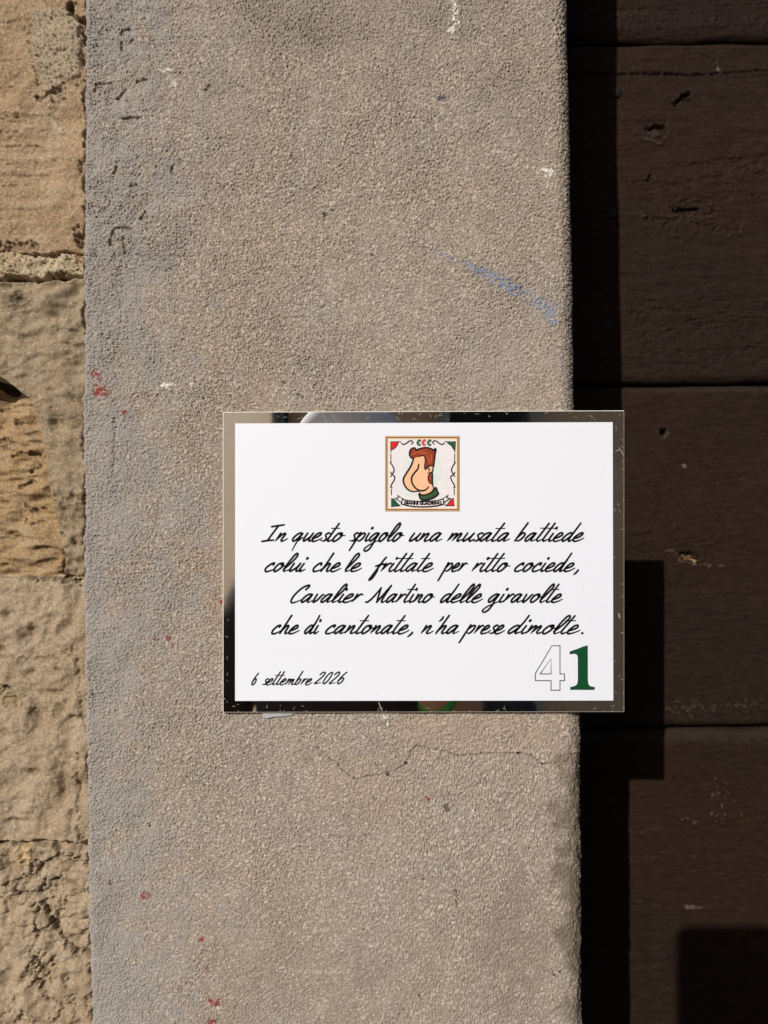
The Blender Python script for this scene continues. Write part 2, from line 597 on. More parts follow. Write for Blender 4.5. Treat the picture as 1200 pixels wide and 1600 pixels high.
    wash2(740, 1140, 150, 50, (.36, .28, .215), .4)
    wash2(600, 1225, 120, 60, (.35, .285, .22), .35)
    wash2(780, 540, 90, 120, (.33, .285, .255), .5)
    wash2(330, 170, 90, 160, (.25, .235, .225), .35)
    wash2(520, 20, 420, 130, (.235, .203, .172), .45)  # lens vignette painted into the coat as a darker top
    wash2(800, 120, 110, 200, (.235, .205, .172), .45)  # same painted vignette towards the upper right
    wash2(420, 1560, 330, 200, (.255, .215, .178), .4)
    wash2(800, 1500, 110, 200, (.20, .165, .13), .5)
    wash2(230, 300, 70, 260, (.235, .222, .215), .4)
    # world coordinates
    kk = D / F
    X = (PX - 600) * kk + H * NX
    Yw = Y + H * NY
    Z = CZ + (800 - PY) * kk
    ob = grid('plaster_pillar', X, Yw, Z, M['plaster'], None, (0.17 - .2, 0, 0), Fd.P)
    tag(ob, 'grey sandy plaster pillar between the stone wall and the dark door, rounded right corner', 'pillar', kind='thing')


build_pillar()


# ------------------------------------------------------------------ stone wall on the left
def build_wall():
    wall = empty('stone_wall', (-.45, 0, 0))
    tag(wall, 'tan stone block wall with pale mortar, left of the grey plaster pillar', 'wall', kind='thing')
    YB = .005
    st = 1.5
    scl = [1.0]

    def fnoise(ny, nx, wly, wlx, seed, bw=.6):
        return band(ny, nx, wly * scl[0], wlx * scl[0], seed, bw)

    def lnoise(ny, nx, wly, wlx, seed):
        return lowp(ny, nx, wly * scl[0], wlx * scl[0], seed)

    def patch(name, x0, x1, y0, y1, mat, seed, fn, yb=YB, wob=4.0, drop=.016, soft=9.0, cut=None, step=st):
        scl[0] = 2.0 / step if step < 3 else 1.0
        px = np.arange(x0, x1 + step * .5, step)
        py = np.arange(y0, y1 + step * .5, step)
        PX, PY = np.meshgrid(px, py)
        Fd = Field(PX, PY, seed)
        fn(Fd, PX, PY, seed)
        wb = fnoise(*PX.shape, 40, 40, seed + 70, .9) * wob + fnoise(*PX.shape, 8, 8, seed + 71, .6) * wob * .35
        e = np.minimum(np.minimum(PX - x0, x1 - PX), np.minimum(PY - y0, y1 - PY)) + wb - wob * 1.2
        if cut is not None:
            e = np.minimum(e, cut(PX, PY) + wb * .5)
        e = np.where((PX <= x0 + step) | (PX >= x1 - step) | (PY <= y0 + step) | (PY >= y1 - step), -soft, e)
        Fd.H -= drop * (1 - sstep(-2.0, soft, e)) ** 1.5
        keep = e > -12
        k = (D + yb) / F
        X, Z = (PX - 600) * k, CZ + (800 - PY) * k
        return grid(name, X, yb - Fd.H, Z, mat, wall, (X.mean(), 0, Z.mean()), Fd.P, None if cut is None else keep)

    def sandy(Fd, PX, PY, sd, a=1.0):
        sh = PX.shape
        Fd.H += a * .00024 * np.tanh(fnoise(*sh, 2.4, 2.4, sd, .6)) + a * .00016 * fnoise(*sh, 1.6, 1.6, sd + 2, .4) + a * .00022 * fnoise(*sh, 9, 9, sd + 1, .8)

    def pits(Fd, PX, PY, sd, mask=1.0, a=1.0):
        sh = PX.shape
        n = fnoise(*sh, 3.2, 3.2, sd, .8)
        Fd.H -= a * .0016 * mask * sstep(.75, 1.6, n)
        n = fnoise(*sh, 3.4, 3.4, sd + 3, .35)
        Fd.H -= a * .0009 * mask * sstep(.7, 1.4, n)

    # topmost block in view: tooled sandstone with a mortar smear
    def f_top(Fd, PX, PY, sd):
        sh = PX.shape
        sandy(Fd, PX, PY, sd)
        ln = fnoise(*sh, 11, 260, sd + 5, .5)
        zone = sstep(140, 190, PY + 12 * Fd.N) * (1 - sstep(330, 390, PY)) * (1 - sstep(70, 120, PX)) + .5 * (PX < 30)
        Fd.H += .00045 * np.tanh(ln * 1.4) * np.clip(zone, .25, 1)
        Fd.H += .0011 * fnoise(*sh, 45, 60, sd + 6, .7)
        poly = [(50, 14), (100, 8), (112, 20), (131, 40), (131, 120), (108, 128), (92, 144), (64, 150), (60, 120), (48, 70)]
        s = slice(None)
        rg = 4 * fnoise(*sh, 10, 10, sd + 11, .9)
        ins = inside(PX + 3 * Fd.N + rg, PY + 3 * Fd.N + rg, poly).astype(float)
        dist = polydist(PX, PY, poly + poly[:1])
        m = ins * sstep(0, 5, dist)
        Fd.H += .0018 * m
        pits(Fd, PX, PY, sd + 8, m)
        Fd.put(s, m * .8, (.41, .335, .24))
        for pl, wd in (([(-40, 187), (10, 186), (35, 184)], 2.2), ([(8, 229), (40, 226), (75, 231)], 2.0), ([(-60, 210), (30, 207)], 2.0),
                       ([(-20, 95), (40, 92)], 2.0), ([(-30, 258), (30, 255)], 1.8), ([(5, 290), (40, 287)], 1.6), ([(-80, 140), (20, 137)], 1.8)):
            Fd.line(pl, wd, -.0009, (.2, .125, .06), .5, .5)
        Fd.line([(106, 4), (116, 22), (124, 30), (133, 34)], 6, -.006, (.10, .06, .03), .5, .6)
        Fd.line([(62, 152), (80, 149), (95, 143)], 4, -.0022, (.14, .09, .05), .6, .6)
        Fd.line([(66, 174), (80, 188), (90, 199), (100, 208)], 4.5, .0006, (.52, .42, .30), .5, .8)
        for x, y, r in ((124, 182, 2.4), (12, 20, 12), (30, 40, 14)):
            Fd.blob(x, y, r, r * .8, -.0007, (.5, .38, .25), .6, a=.35)
        Fd.blob(25, 384, 44, 11, -.003, (.17, .11, .06), .25, a=.5, soft=.8)
        Fd.blob(124, 372, 11, 18, -.005, (.13, .08, .045), .2, a=.5, soft=.7)
        for x, y in ((119, 55), (122, 95), (126, 150), (120, 265), (126, 290)):
            Fd.blob(x + 7, y, 6, 16, -.003, None, .2, soft=.8)
    patch('stone_block', -420, 139, -360, 399, M['tan_stone'], 100, f_top, wob=2.5, soft=5)

    def f_strip(Fd, PX, PY, sd):
        sandy(Fd, PX, PY, sd, 1.3)
        pits(Fd, PX, PY, sd + 4, 1.0, 1.2)
        Fd.H += .0012 * fnoise(*PX.shape, 16, 22, sd + 7, .6)
        Fd.blob(122, 404, 9, 14, -.002, (.45, .25, .10), .5, a=.7)
        Fd.line([(80, 428), (90, 431), (100, 428)], 4, -.002, (.2, .14, .08), .6, .6)
    patch('mortar', -420, 137, 384, 438, M['mortar'], 140, f_strip, yb=YB + .0015, wob=3, soft=5)

    # smooth slab whose lower left is broken away along a curve
    cx = [430, 575, 590, 605, 622, 650, 680, 720, 780, 830, 860, 880, 905]
    cv = [-500, -500, -6, 16, 36, 50, 60, 66, 71, 82, 91, 95, 96]

    def f_slab(Fd, PX, PY, sd):
        sh = PX.shape
        sandy(Fd, PX, PY, sd, .55)
        Fd.H += .0013 * fnoise(*sh, 30, 42, sd + 5, .7) + .0005 * fnoise(*sh, 11, 16, sd + 6, .5)
        Fd.H += .0012 * lnoise(*sh, 90, 60, sd + 7)
        low = sstep(730, 790, PY)
        Fd.H += low * .0007 * fnoise(*sh, 12, 10, sd + 8, .6)
        Fd.line([(118, 432), (60, 435), (-20, 434)], 4, -.001, None, .6)
        for x, y, rx, ry, c in ((30, 470, 16, 12, (.27, .19, .11)), (104, 800, 30, 22, (.25, .18, .105)), (85, 820, 10, 14, (.21, .15, .09)),
                                (60, 645, 5, 4, (.2, .14, .08)), (115, 620, 5, 4, (.24, .17, .1)), (5, 570, 8, 10, (.16, .11, .07))):
            Fd.blob(x, y, rx, ry, -.0008, c, .5, a=.5)
        for pl in ([(15, 488), (45, 482), (60, 484)], [(75, 520), (95, 512), (125, 515)], [(100, 560), (120, 556)], [(60, 650), (80, 640)]):
            Fd.line(pl, 3, .0008, (.42, .33, .22), .6, .35)
        Fd.line([(96, 855), (97, 880), (98, 900)], 3, .001, (.5, .4, .27), .5, .5)
    patch('stone_block', -420, 141, 430, 903, M['smooth_stone'], 180, f_slab, yb=YB - .002, wob=2.2, drop=.030, soft=8,
          cut=lambda PX, PY: (PX - np.interp(PY, cx, cv)) * .85)

    # older orange stone showing in the break
    def f_old(Fd, PX, PY, sd):
        sh = PX.shape
        sandy(Fd, PX, PY, sd, .8)
        Fd.H += .0016 * fnoise(*sh, 26, 50, sd + 5, .7) + .0005 * fnoise(*sh, 7, 24, sd + 6, .5)
        n = fnoise(*sh, 9, 26, sd + 9, .45)
        m = sstep(1.25, 2.0, n)
        Fd.H -= .0016 * m
        Fd.put(slice(None), m * .4, (.16, .09, .035))
        for pl in ([(20, 715), (45, 708), (60, 710)], [(24, 655), (30, 668), (28, 660)], [(40, 790), (55, 798), (68, 795)], [(2, 690), (18, 684)],
                   [(30, 760), (50, 752)], [(36, 815), (48, 820)], [(0, 642), (14, 638)], [(48, 735), (62, 732)]):
            Fd.line(pl, 3.2, -.002, (.13, .075, .03), .6, .6)
    patch('stone_block', -420, 112, 590, 935, M['orange_stone'], 220, f_old, yb=YB + .007, wob=3, soft=14,
          cut=lambda PX, PY: (PY - np.interp(PX, [-420, -60, -22, 0, 12, 30, 112], [590, 592, 612, 628, 626, 616, 612])) * .9)

    # dimpled block
    def f_dim(Fd, PX, PY, sd):
        sh = PX.shape
        sandy(Fd, PX, PY, sd, .75)
        Fd.H += .0009 * fnoise(*sh, 30, 26, sd + 5, .6) + .0008 * lnoise(*sh, 60, 60, sd + 6) + .00022 * fnoise(*sh, 9, 9, sd + 7, .6)
        for x, y, rx, ry, dp in ((45, 990, 17, 20, .0036), (100, 985, 15, 18, .0026), (45, 1055, 18, 12, .0036), (78, 1085, 26, 10, .0025), (92, 1110, 12, 14, .0022),
                                 (58, 1130, 22, 32, .0042), (118, 1125, 18, 10, .0028), (5, 1150, 18, 14, .0035), (50, 1210, 20, 13, .0030), (100, 1235, 13, 32, .0036),
                                 (20, 1285, 22, 8, .0022), (112, 1275, 12, 15, .0022), (-2, 1020, 14, 12, .003), (88, 1050, 14, 10, .002), (8, 965, 14, 12, .002),
                                 (-60, 1010, 22, 22, .004), (-70, 1120, 26, 20, .004), (-50, 1220, 22, 22, .003), (-120, 1060, 22, 26, .004), (-140, 1180, 26, 24, .004)):
            Fd.blob(x, y, rx * 1.15, ry * 1.15, -dp * 1.35, None, .02, soft=.98)
            Fd.blob(x + 3, y - 3, rx * .6, ry * .6, 0, (.32, .21, .11), .4, soft=.9, a=.28)
        Fd.line([(-30, 1028), (5, 1026), (48, 1030), (90, 1028)], 2.6, -.0008, (.27, .18, .09), .7, .5)
        Fd.line([(70, 1105), (88, 1128), (90, 1160)], 3, .0009, None, .6)
        Fd.line([(121, 1180), (118, 1240), (120, 1290), (124, 1330)], 4, .0016, (.5, .39, .26), .5, .4)
        Fd.line([(112, 1010), (120, 1060), (122, 1110), (130, 1140)], 4, .0014, (.5, .39, .26), .5, .35)
        Fd.blob(12, 1095, 16, 10, -.0012, (.46, .29, .12), .5, a=.6)
        Fd.blob(2, 1076, 14, 5, -.003, (.2, .13, .07), .5, a=.6)
        Fd.line([(40, 902), (70, 905), (100, 904), (128, 910)], 4.5, -.003, (.12, .07, .03), .5, .6)
    patch('stone_block', -420, 146, 899, 1318, M['rough_stone'], 260, f_dim, yb=YB - .001, wob=2.5, soft=6, drop=.008)

    # broken bottom block
    def f_brk(Fd, PX, PY, sd):
        sh = PX.shape
        sandy(Fd, PX, PY, sd, .8)
        rn = fnoise(*sh, 26, 26, sd + 5, .7)
        zone = sstep(1325, 1345, PY) * (1 - sstep(1470, 1500, PY)) + .15
        Fd.H += .0014 * rn - .0018 * zone * (1 - np.abs(np.tanh(1.6 * fnoise(*sh, 30, 36, sd + 6, .7)))) ** 2
        Fd.H += .00035 * fnoise(*sh, 8, 10, sd + 7, .6) * zone
        Fd.line([(0, 1385), (30, 1375), (55, 1368), (66, 1352), (80, 1342), (110, 1335), (135, 1350)], 4, -.003, (.17, .11, .06), .6, .5)
        Fd.line([(52, 1345), (50, 1362)], 3, -.0022, (.16, .1, .05), .6, .5)
        Fd.line([(0, 1400), (60, 1395), (75, 1375), (105, 1378), (120, 1385)], 3.5, -.0026, (.2, .13, .07), .6, .4)
        Fd.line([(58, 1460), (55, 1435), (70, 1420), (85, 1440), (98, 1470), (120, 1488)], 4, -.003, (.17, .11, .06), .6, .5)
        Fd.line([(100, 1480), (128, 1487), (142, 1492)], 4, -.0026, (.16, .1, .06), .6, .5)
        Fd.blob(85, 1420, 26, 22, -.003, None, .5, soft=.9)
        Fd.blob(65, 1515, 26, 30, -.0042, None, .3, soft=.9)
        Fd.line([(60, 1500), (66, 1520), (62, 1545), (75, 1560)], 5, -.002, (.2, .13, .07), .7, .5)
        Fd.blob(104, 1535, 5, 7, -.0015, (.3, .2, .12), .5, a=.5)
        Fd.blob(36, 1335, 14, 16, .0015, (.56, .40, .20), .35, soft=.3, a=.85)
        Fd.blob(14, 1352, 24, 18, -.001, (.36, .26, .17), .5, a=.5)
        Fd.blob(110, 1575, 24, 20, -.0025, None, .4, soft=.9)
        Fd.blob(25, 1590, 26, 26, .002, None, .4, soft=.9)
    patch('stone_block', -420, 152, 1314, 1960, M['rough_stone'], 300, f_brk, yb=YB, wob=4, soft=8, drop=.007)

    # mortar bed behind all joints
    def f_bed(Fd, PX, PY, sd):
        Fd.H += .0012 * fnoise(*PX.shape, 8, 8, sd, .6)
    patch('mortar', -4100, 160, -3700, 4380, M['mortar'], 340, f_bed, yb=.085, wob=0, drop=0, step=30)

    # the rest of the wall, outside the picture: coarser blocks of the same kind
    def f_far(Fd, PX, PY, sd):
        Fd.H += .0022 * fnoise(*PX.shape, 8, 9, sd, .8)
    y = -3650.0
    rows = [(-3650, -3080), (-3072, -2500), (-2490, -1930), (-1922, -1350), (-1342, -840), (-832, -366), (1966, 2480), (2488, 3000), (3008, 3560), (3568, 4380)]
    k = 0
    for a, b in rows:
        patch('stone_block', -560, 125, a, b, [M['tan_stone'], M['rough_stone']][k % 2], 400 + k, f_far, wob=4, soft=14, step=9)
        k += 1
    for i, (a, b) in enumerate([(-3650, -3000), (-2990, -2300), (-2290, -1500), (-1490, -800), (-790, -150), (-140, 520), (530, 1130), (1140, 1800), (1810, 2500), (2510, 3300), (3310, 4380)]):
        x = -430 if not (a < -360 or b > 1970) else -568
        for x1 in (x, x - 1100, x - 2300):
            x0 = x1 - 1090 if x1 > x - 2300 else -4050
            patch('stone_block', x0, x1 - 8, a, b, [M['rough_stone'], M['tan_stone'], M['smooth_stone']][(i + k) % 3], 430 + k, f_far, wob=4, soft=16, step=11)
            k += 1


build_wall()


# ------------------------------------------------------------------ door
YD = .1875


def build_door():
    door = empty('wooden_door', (.55, YD, 0))
    tag(door, 'dark brown wooden plank door set back behind the grey pillar', 'door', kind='thing')
    kd = (D + YD) / F
    xs = np.concatenate([np.arange(700, 860, 6.0), np.arange(860, 1300, 1.45), np.arange(1300, 2640, 14.0)])
    bounds = [(-2300, -1540), (-1538, -1005), (-1003, -470), (-468, 64), (66, 601), (602.5, 1138), (1139.5, 1674), (1676, 2240), (2242, 2800), (2802, 3390)]
    bev = {3: (9, 26), 4: (9, 15), 5: (17, 13), 6: (30, 15)}
    fl = (.12, .085, .062)
    for bi, (y0, y1) in enumerate(bounds):
        seen = 3 <= bi <= 6
        ys = np.arange(y0, y1, 1.45 if seen else 10.0)
        ys = np.append(ys, y1)
        PX, PY = np.meshgrid(xs, ys)
        Fd = Field(PX, PY, 600 + bi)
        sh = PX.shape
        bt, bb = bev.get(bi, (14, 14))
        wob = fnoise(*sh, 2000, 90, 610 + bi, .6) * .8
        ut = np.clip(1 - (PY - y0 + wob) / bt, 0, 1)
        ub = np.clip(1 - (y1 - PY + wob) / bb, 0, 1)
        prof = lambda u: 1 - np.sqrt(np.clip(1 - u * u, 0, 1))
        Fd.H -= .010 * prof(ut) * (1.2 if bi == 6 else 1) + .010 * prof(ub)
        if seen:
            rough = 1.0 if bi <= 4 else .55
            Fd.H += rough * .00007 * np.tanh(fnoise(*sh, 4, 30, 620 + bi, .7))
            Fd.H += (.3 + .7 * rough) * .00010 * fnoise(*sh, 3.6, 4.4, 630 + bi, .7)
            Fd.H += rough * .00022 * fnoise(*sh, 16, 90, 640 + bi, .6)
            Fd.H += .0003 * lnoise(*sh, 80, 160, 650 + bi)
            pc = fnoise(*sh, 7, 26, 660 + bi, .5) + 1.0 * lnoise(*sh, 60, 70, 670 + bi)
            m = sstep(2.3, 3.0, pc) * rough
            Fd.H -= .0005 * m
            Fd.put(slice(None), m * .25, (.06, .042, .03))
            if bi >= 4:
                # paint worn thin and dusty along the upper arris, its highlight painted in as well
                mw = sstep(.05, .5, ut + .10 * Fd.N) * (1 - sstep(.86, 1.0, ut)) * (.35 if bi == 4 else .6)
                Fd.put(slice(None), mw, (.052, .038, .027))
        if bi == 3:
            Fd.line([(958, 14), (1000, 13), (1060, 16)], 2, -.0012, None, .6)
            Fd.line([(1120, 12), (1200, 8)], 2, -.0008, None, .6)
            for i in range(60):
                x = RNG.uniform(965, 1240)
                y = RNG.uniform(24, 40)
                Fd.line([(x, y), (x + RNG.uniform(-3, 3), y + RNG.uniform(4, 9))], 2, .0004, fl, .5, .12)
            Fd.blob(965, 22, 12, 4, .0006, (.10, .07, .05), .6, a=.5)
        if bi == 4:
            Fd.line([(880, 113), (960, 116), (1010, 115), (1080, 118), (1150, 115), (1240, 110)], 2.2, -.0022, (.01, .008, .007), .45, .6)
            Fd.line([(960, 110), (1010, 109), (1060, 111)], 2.6, .0006, fl, .7, .25)
            Fd.line([(1070, 86), (1095, 86), (1115, 95), (1122, 108)], 2, -.0012, None, .6)
            Fd.line([(1120, 96), (1122, 108)], 2, .0006, (.25, .2, .16), .5, .6)
            Fd.line([(1145, 122), (1175, 118), (1240, 112)], 4, .0006, fl, .7, .2)
            Fd.line([(1055, 163), (1063, 156), (1076, 146)], 4.5, -.0045, (.008, .006, .005), .3, .8)
            Fd.blob(1074, 157, 7, 4, -.002, (.012, .01, .008), .3, a=.6)
            # knot hole with a lip
            Fd.blob(1027, 206, 22, 18, -.0012, None, .25, soft=.6)
            Fd.blob(1027, 202, 19, 8, -.004, (.014, .010, .008), .10, a=.5)
            Fd.blob(1024, 209, 13, 11, .0028, (.05, .035, .027), .25, soft=.4, a=.7)
            Fd.line([(1006, 216), (1016, 220), (1030, 225), (1038, 218), (1048, 204)], 3, .0012, fl, .5, .5)
            Fd.line([(994, 212), (1010, 212)], 2.5, -.001, None, .5)
            Fd.line([(1080, 257), (1130, 258), (1170, 252)], 2, -.0009, None, .6)
            Fd.blob(1015, 277, 4, 5, -.003, (.008, .006, .005), .4, a=.8)
            Fd.line([(988, 287), (1012, 282)], 2, -.0012, None, .5)
            Fd.line([(1054, 331), (1075, 328), (1092, 327)], 5, -.004, (.008, .006, .005), .2, .7)
            Fd.line([(1005, 340), (1030, 337), (1070, 339), (1110, 341)], 3, .0010, fl, .6, .35)
            Fd.line([(1005, 332), (1008, 340)], 3, .0010, fl, .5, .3)
            for i in range(150):
                x, y = RNG.normal(1090, 55), RNG.normal(320, 28)
                Fd.line([(x, y), (x + RNG.uniform(5, 18), y + RNG.uniform(-5, 2))], RNG.uniform(1.6, 3.2), RNG.uniform(-.0011, .0009), fl if RNG.random() < .3 else None, .6, .14)
            for i in range(26):
                x, y = RNG.normal(1145, 30), RNG.normal(262, 8)
                Fd.line([(x, y), (x + RNG.uniform(5, 14), y + RNG.uniform(-5, 2))], 2, .0007, fl, .6, .22)
            Fd.line([(1130, 375), (1150, 366), (1165, 352)], 2.4, .0008, fl, .5, .35)
            Fd.blob(1155, 227, 5, 2, .0005, fl, .4, a=.4)
            for i in range(240):
                x, y = RNG.uniform(990, 1230), RNG.uniform(470, 575)
                Fd.line([(x, y), (x + RNG.uniform(4, 16), y + RNG.uniform(-1.5, 1.5))], RNG.uniform(1.3, 2.4), RNG.uniform(-.0009, .0004), None, .6)
        if bi == 5:
            Fd.blob(1038, 677, 9, 10, .0005, (.10, .07, .045), .15, soft=.35, a=.8)
            Fd.blob(1037, 676, 6.5, 7.5, -.008, (.006, .005, .004), .1, soft=.3, a=1)
            Fd.blob(1070, 729, 3, 2.5, .0007, (.2, .15, .11), .5, a=.7)
            Fd.line([(978, 758), (1000, 752), (1015, 750)], 2, .0006, fl, .5, .2)
            # chipped gouge
            Fd.line([(1040, 861), (1052, 861), (1060, 869), (1062, 877), (1075, 880), (1090, 884), (1112, 884), (1130, 886)], 2.6, .0006, (.14, .10, .07), .5, .6)
            Fd.blob(1075, 872, 17, 7, -.0035, (.13, .075, .035), .35, ang=.25, a=.9)
            Fd.blob(1083, 877, 6, 3, .0012, (.28, .19, .10), .4, a=.9)
            Fd.line([(1066, 865), (1080, 866), (1092, 872)], 2.4, -.003, (.012, .008, .006), .4, .8)
            for x, y, l in ((1062, 838, 14), (1045, 825, 12), (990, 828, 24), (1100, 850, 22), (1115, 860, 12), (1068, 846, 10), (1120, 828, 8), (1165, 955, 10),
                            (1000, 873, 10), (1030, 905, 10), (1000, 932, 16), (1090, 843, 20), (1112, 842, 14)):
                Fd.line([(x, y), (x + l * .4, y + RNG.uniform(-3, 3)), (x + l, y + RNG.uniform(-5, 3))], 2.4, .0007, fl, .6, .22)
            pl = [(1040, 1105), (1060, 1107), (1075, 1106), (1090, 1100), (1096, 1107), (1115, 1107), (1130, 1106), (1150, 1104), (1185, 1100)]
            Fd.line(pl, 3.2, .0004, (.17, .135, .105), .9, .35)
            for i in range(26):
                x, y = RNG.uniform(1040, 1190), RNG.normal(1102, 6)
                Fd.line([(x, y), (x + RNG.uniform(2, 9), y + RNG.uniform(-3, 3))], 1.7, .0003, (.2, .155, .12), .6, .25)
            for i in range(20):
                x, y = RNG.normal(1172, 8), RNG.uniform(1110, 1132)
                Fd.line([(x, y), (x + RNG.uniform(-3, 4), y + RNG.uniform(1, 5))], 1.7, .0003, (.16, .12, .09), .6, .25)
            Fd.line([(1075, 1113), (1082, 1122)], 2.2, .0005, fl, .5, .5)
            for i in range(120):
                x, y = RNG.uniform(985, 1230), RNG.uniform(630, 1090)
                Fd.line([(x, y), (x + RNG.uniform(3, 16), y + RNG.uniform(-2, 2))], RNG.uniform(1.2, 2), RNG.uniform(-.0005, .0005), fl if RNG.random() < .4 else None, .6, .14)
        if bi == 6:
            for i in range(46):
                x, y = RNG.normal(1130, 14), RNG.normal(1262, 20)
                Fd.blob(x, y, RNG.uniform(1.2, 2.6), RNG.uniform(1.2, 2.8), .0004, (.13, .075, .035), .4, a=.6)
            for x, y in ((1115, 1243), (1121, 1240), (1112, 1272), (1087, 1285), (1094, 1288), (1065, 1281), (1072, 1279)):
                Fd.blob(x, y, 4, 3, .0007, (.16, .105, .06), .4, a=.6)
            Fd.line([(965, 1299), (985, 1297), (1000, 1303), (1010, 1296), (1040, 1295)], 2.2, .0007, (.15, .105, .075), .6, .25)
            Fd.line([(960, 1417), (1000, 1416), (1060, 1417), (1110, 1420)], 2.4, .0005, (.13, .09, .065), .7, .25)
            Fd.blob(1083, 1419, 15, 5, .0006, (.13, .095, .07), .35, ang=.1, a=.8)
            for x, y, l in ((985, 1408, 24), (1075, 1340, 14), (1098, 1337, 12), (1018, 1342, 12), (1128, 1513, 12), (1105, 1532, 8), (1136, 1566, 18), (1030, 1438, 10),
                            (1000, 1241, 8), (940, 1252, 10), (968, 1494, 10), (955, 1420, 18), (960, 1432, 10), (1158, 1424, 6), (1030, 1495, 10), (1050, 1585, 9)):
                Fd.line([(x, y), (x + l * .5, y + RNG.uniform(-2, 3)), (x + l, y + RNG.uniform(-4, 2))], 2.2, .0006, (.15, .11, .085), .6, .25)
            for i in range(80):
                x, y = RNG.uniform(915, 1230), RNG.uniform(1190, 1640)
                Fd.line([(x, y), (x + RNG.uniform(2, 9), y + RNG.uniform(-2, 2))], RNG.uniform(1.1, 1.8), .0002, fl, .6, .25)
        # boards run very slightly uphill to the right, as in the photo
        X = (PX - 600) * kd
        Z = CZ + (800 - PY) * kd + (X - .25) * .012
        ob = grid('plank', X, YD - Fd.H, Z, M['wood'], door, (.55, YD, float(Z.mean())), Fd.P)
        del ob
    # dark backing that closes the joints
    mb = MB()
    mb.box(.06, 1.16, YD + .014, YD + .05, .02, CZ + 3090 * kd)
    mb.build('backing', M['iron'], door, (.55, YD, 0))
    # round nail heads
    for x, y, r in ((962, 144, 9.5), (958, 334, 8.5), (948, 506, 9.5)):
        wx, wz = px2(x, y, YD)
        bm = bmesh.new()
        bmesh.ops.create_uvsphere(bm, u_segments=24, v_segments=12, radius=r * kd)
        for v in bm.verts:
            v.co.y *= .38
        me = bpy.data.meshes.new('nail_head')
        bm.to_mesh(me)
        bm.free()
        for p in me.polygons:
            p.use_smooth = True
        me.materials.append(M['iron'])
        link('nail_head', me, door, (wx, YD - .0005, wz))
    # jamb and lintel closing the doorway outside the picture
    mb = MB()
    mb.box(1.17, 1.6, 0, .35, 0, 3.25)
    tag(mb.build('stone_jamb', M['smooth_stone'], None, (1.38, 0, 0), bevel=.012),
        'beige stone jamb at the far right side of the wooden door', 'jamb', kind='thing')
    mb = MB()
    mb.box(-1.7, 1.6, .012, .35, 3.26, 4.4)
    tag(mb.build('stone_lintel', M['rough_stone'], None, (0, .2, 3.26), bevel=.012),
        'long beige stone lintel above the wooden door and the pillar', 'lintel', kind='thing')


build_door()


# ------------------------------------------------------------------ plaque
YP = -.0042         # mirror face
YW = -.0052         # white print face
STEPY = .00007


def spline(pts, n=9):
    """Catmull-Rom through pts"""
    if len(pts) < 3:
        return [np.array(p, float) for p in pts]
    P = [np.array(p, float) for p in pts]
    P = [2 * P[0] - P[1]] + P + [2 * P[-1] - P[-2]]
    out = []
    for i in range(1, len(P) - 2):
        p0, p1, p2, p3 = P[i - 1:i + 3]
        for j in range(n):
            t = j / n
            out.append(.5 * ((2 * p1) + (-p0 + p2) * t + (2 * p0 - 5 * p1 + 4 * p2 - p3) * t * t + (-p0 + 3 * p1 - 3 * p2 + p3) * t ** 3))
    out.append(P[-2])
    return out


def stroke(mb, pts, wd, y, taper=(1, 1), smooth=True, closed=False, mi=0, caps=True):
    """a brush stroke given in photo pixels, wd pixels wide, drawn on the plane y"""
    if closed:
        pts = list(pts) + [pts[0]]
    P = spline(pts) if smooth else [np.array(p, float) for p in pts]
    P = [p for i, p in enumerate(P) if i == 0 or np.hypot(*(p - P[i - 1])) > 1e-4]
    n = len(P)
    if n == 1:
        P.append(P[0] + (.01, 0)); n = 2
    T = []
    for i in range(n):
        a, b = P[max(0, i - 1)], P[min(n - 1, i + 1)]
        if closed and i in (0, n - 1):
            a, b = P[n - 2], P[1]
            P[i] = P[0]
        d = b - a
        if not smooth:
            d1, d2 = P[i] - a, b - P[i]
            d = d1 / (np.hypot(*d1) + 1e-9) + d2 / (np.hypot(*d2) + 1e-9)
        T.append(d / (np.hypot(*d) + 1e-9))
    wds = []
    for i in range(n):
        t = i / (n - 1)
        e = 1.0
        if t < .18:
            e = min(e, taper[0] + (1 - taper[0]) * t / .18)
        if t > .72:
            e = min(e, taper[1] + (1 - taper[1]) * (1 - t) / .28)
        wds.append(wd * e / 2)
    L, Rr = [], []
    for i in range(n):
        nrm = np.array((-T[i][1], T[i][0]))
        k = 1.0
        if not smooth and 0 < i < n - 1:
            d1 = P[i] - P[i - 1]
            d1 = d1 / np.hypot(*d1)
            k = 1 / max(.35, float(np.dot(nrm, (-d1[1], d1[0]))))
        L.append(P[i] + nrm * wds[i] * k)
        Rr.append(P[i] - nrm * wds[i] * k)
    W = lambda p: (px2(p[0], p[1], y)[0], y, px2(p[0], p[1], y)[1])
    for i in range(n - 1):
        q = [L[i], L[i + 1], Rr[i + 1], Rr[i]]
        mb.poly([W(p) for p in q], mi)
    if caps and not closed:
        for i, s in ((0, -1), (n - 1, 1)):
            base = math.atan2(s * T[i][1], s * T[i][0])
            mb.poly([W(P[i] + wds[i] * np.array((math.cos(base + a), math.sin(base + a)))) for a in np.linspace(-math.pi / 2, math.pi / 2, 8)], mi)


def fill(mb, pts, y, mi=0, smooth=False):
    P = [tuple(p) for p in (spline(list(pts) + [pts[0]], 5)[:-1] if smooth else pts)]
    tri = tessellate_polygon([[Vector((p[0], p[1], 0)) for p in P]])
    W = [(px2(p[0], p[1], y)[0], y, px2(p[0], p[1], y)[1]) for p in P]
    for t in tri:
        mb.poly([W[i] for i in t], mi)


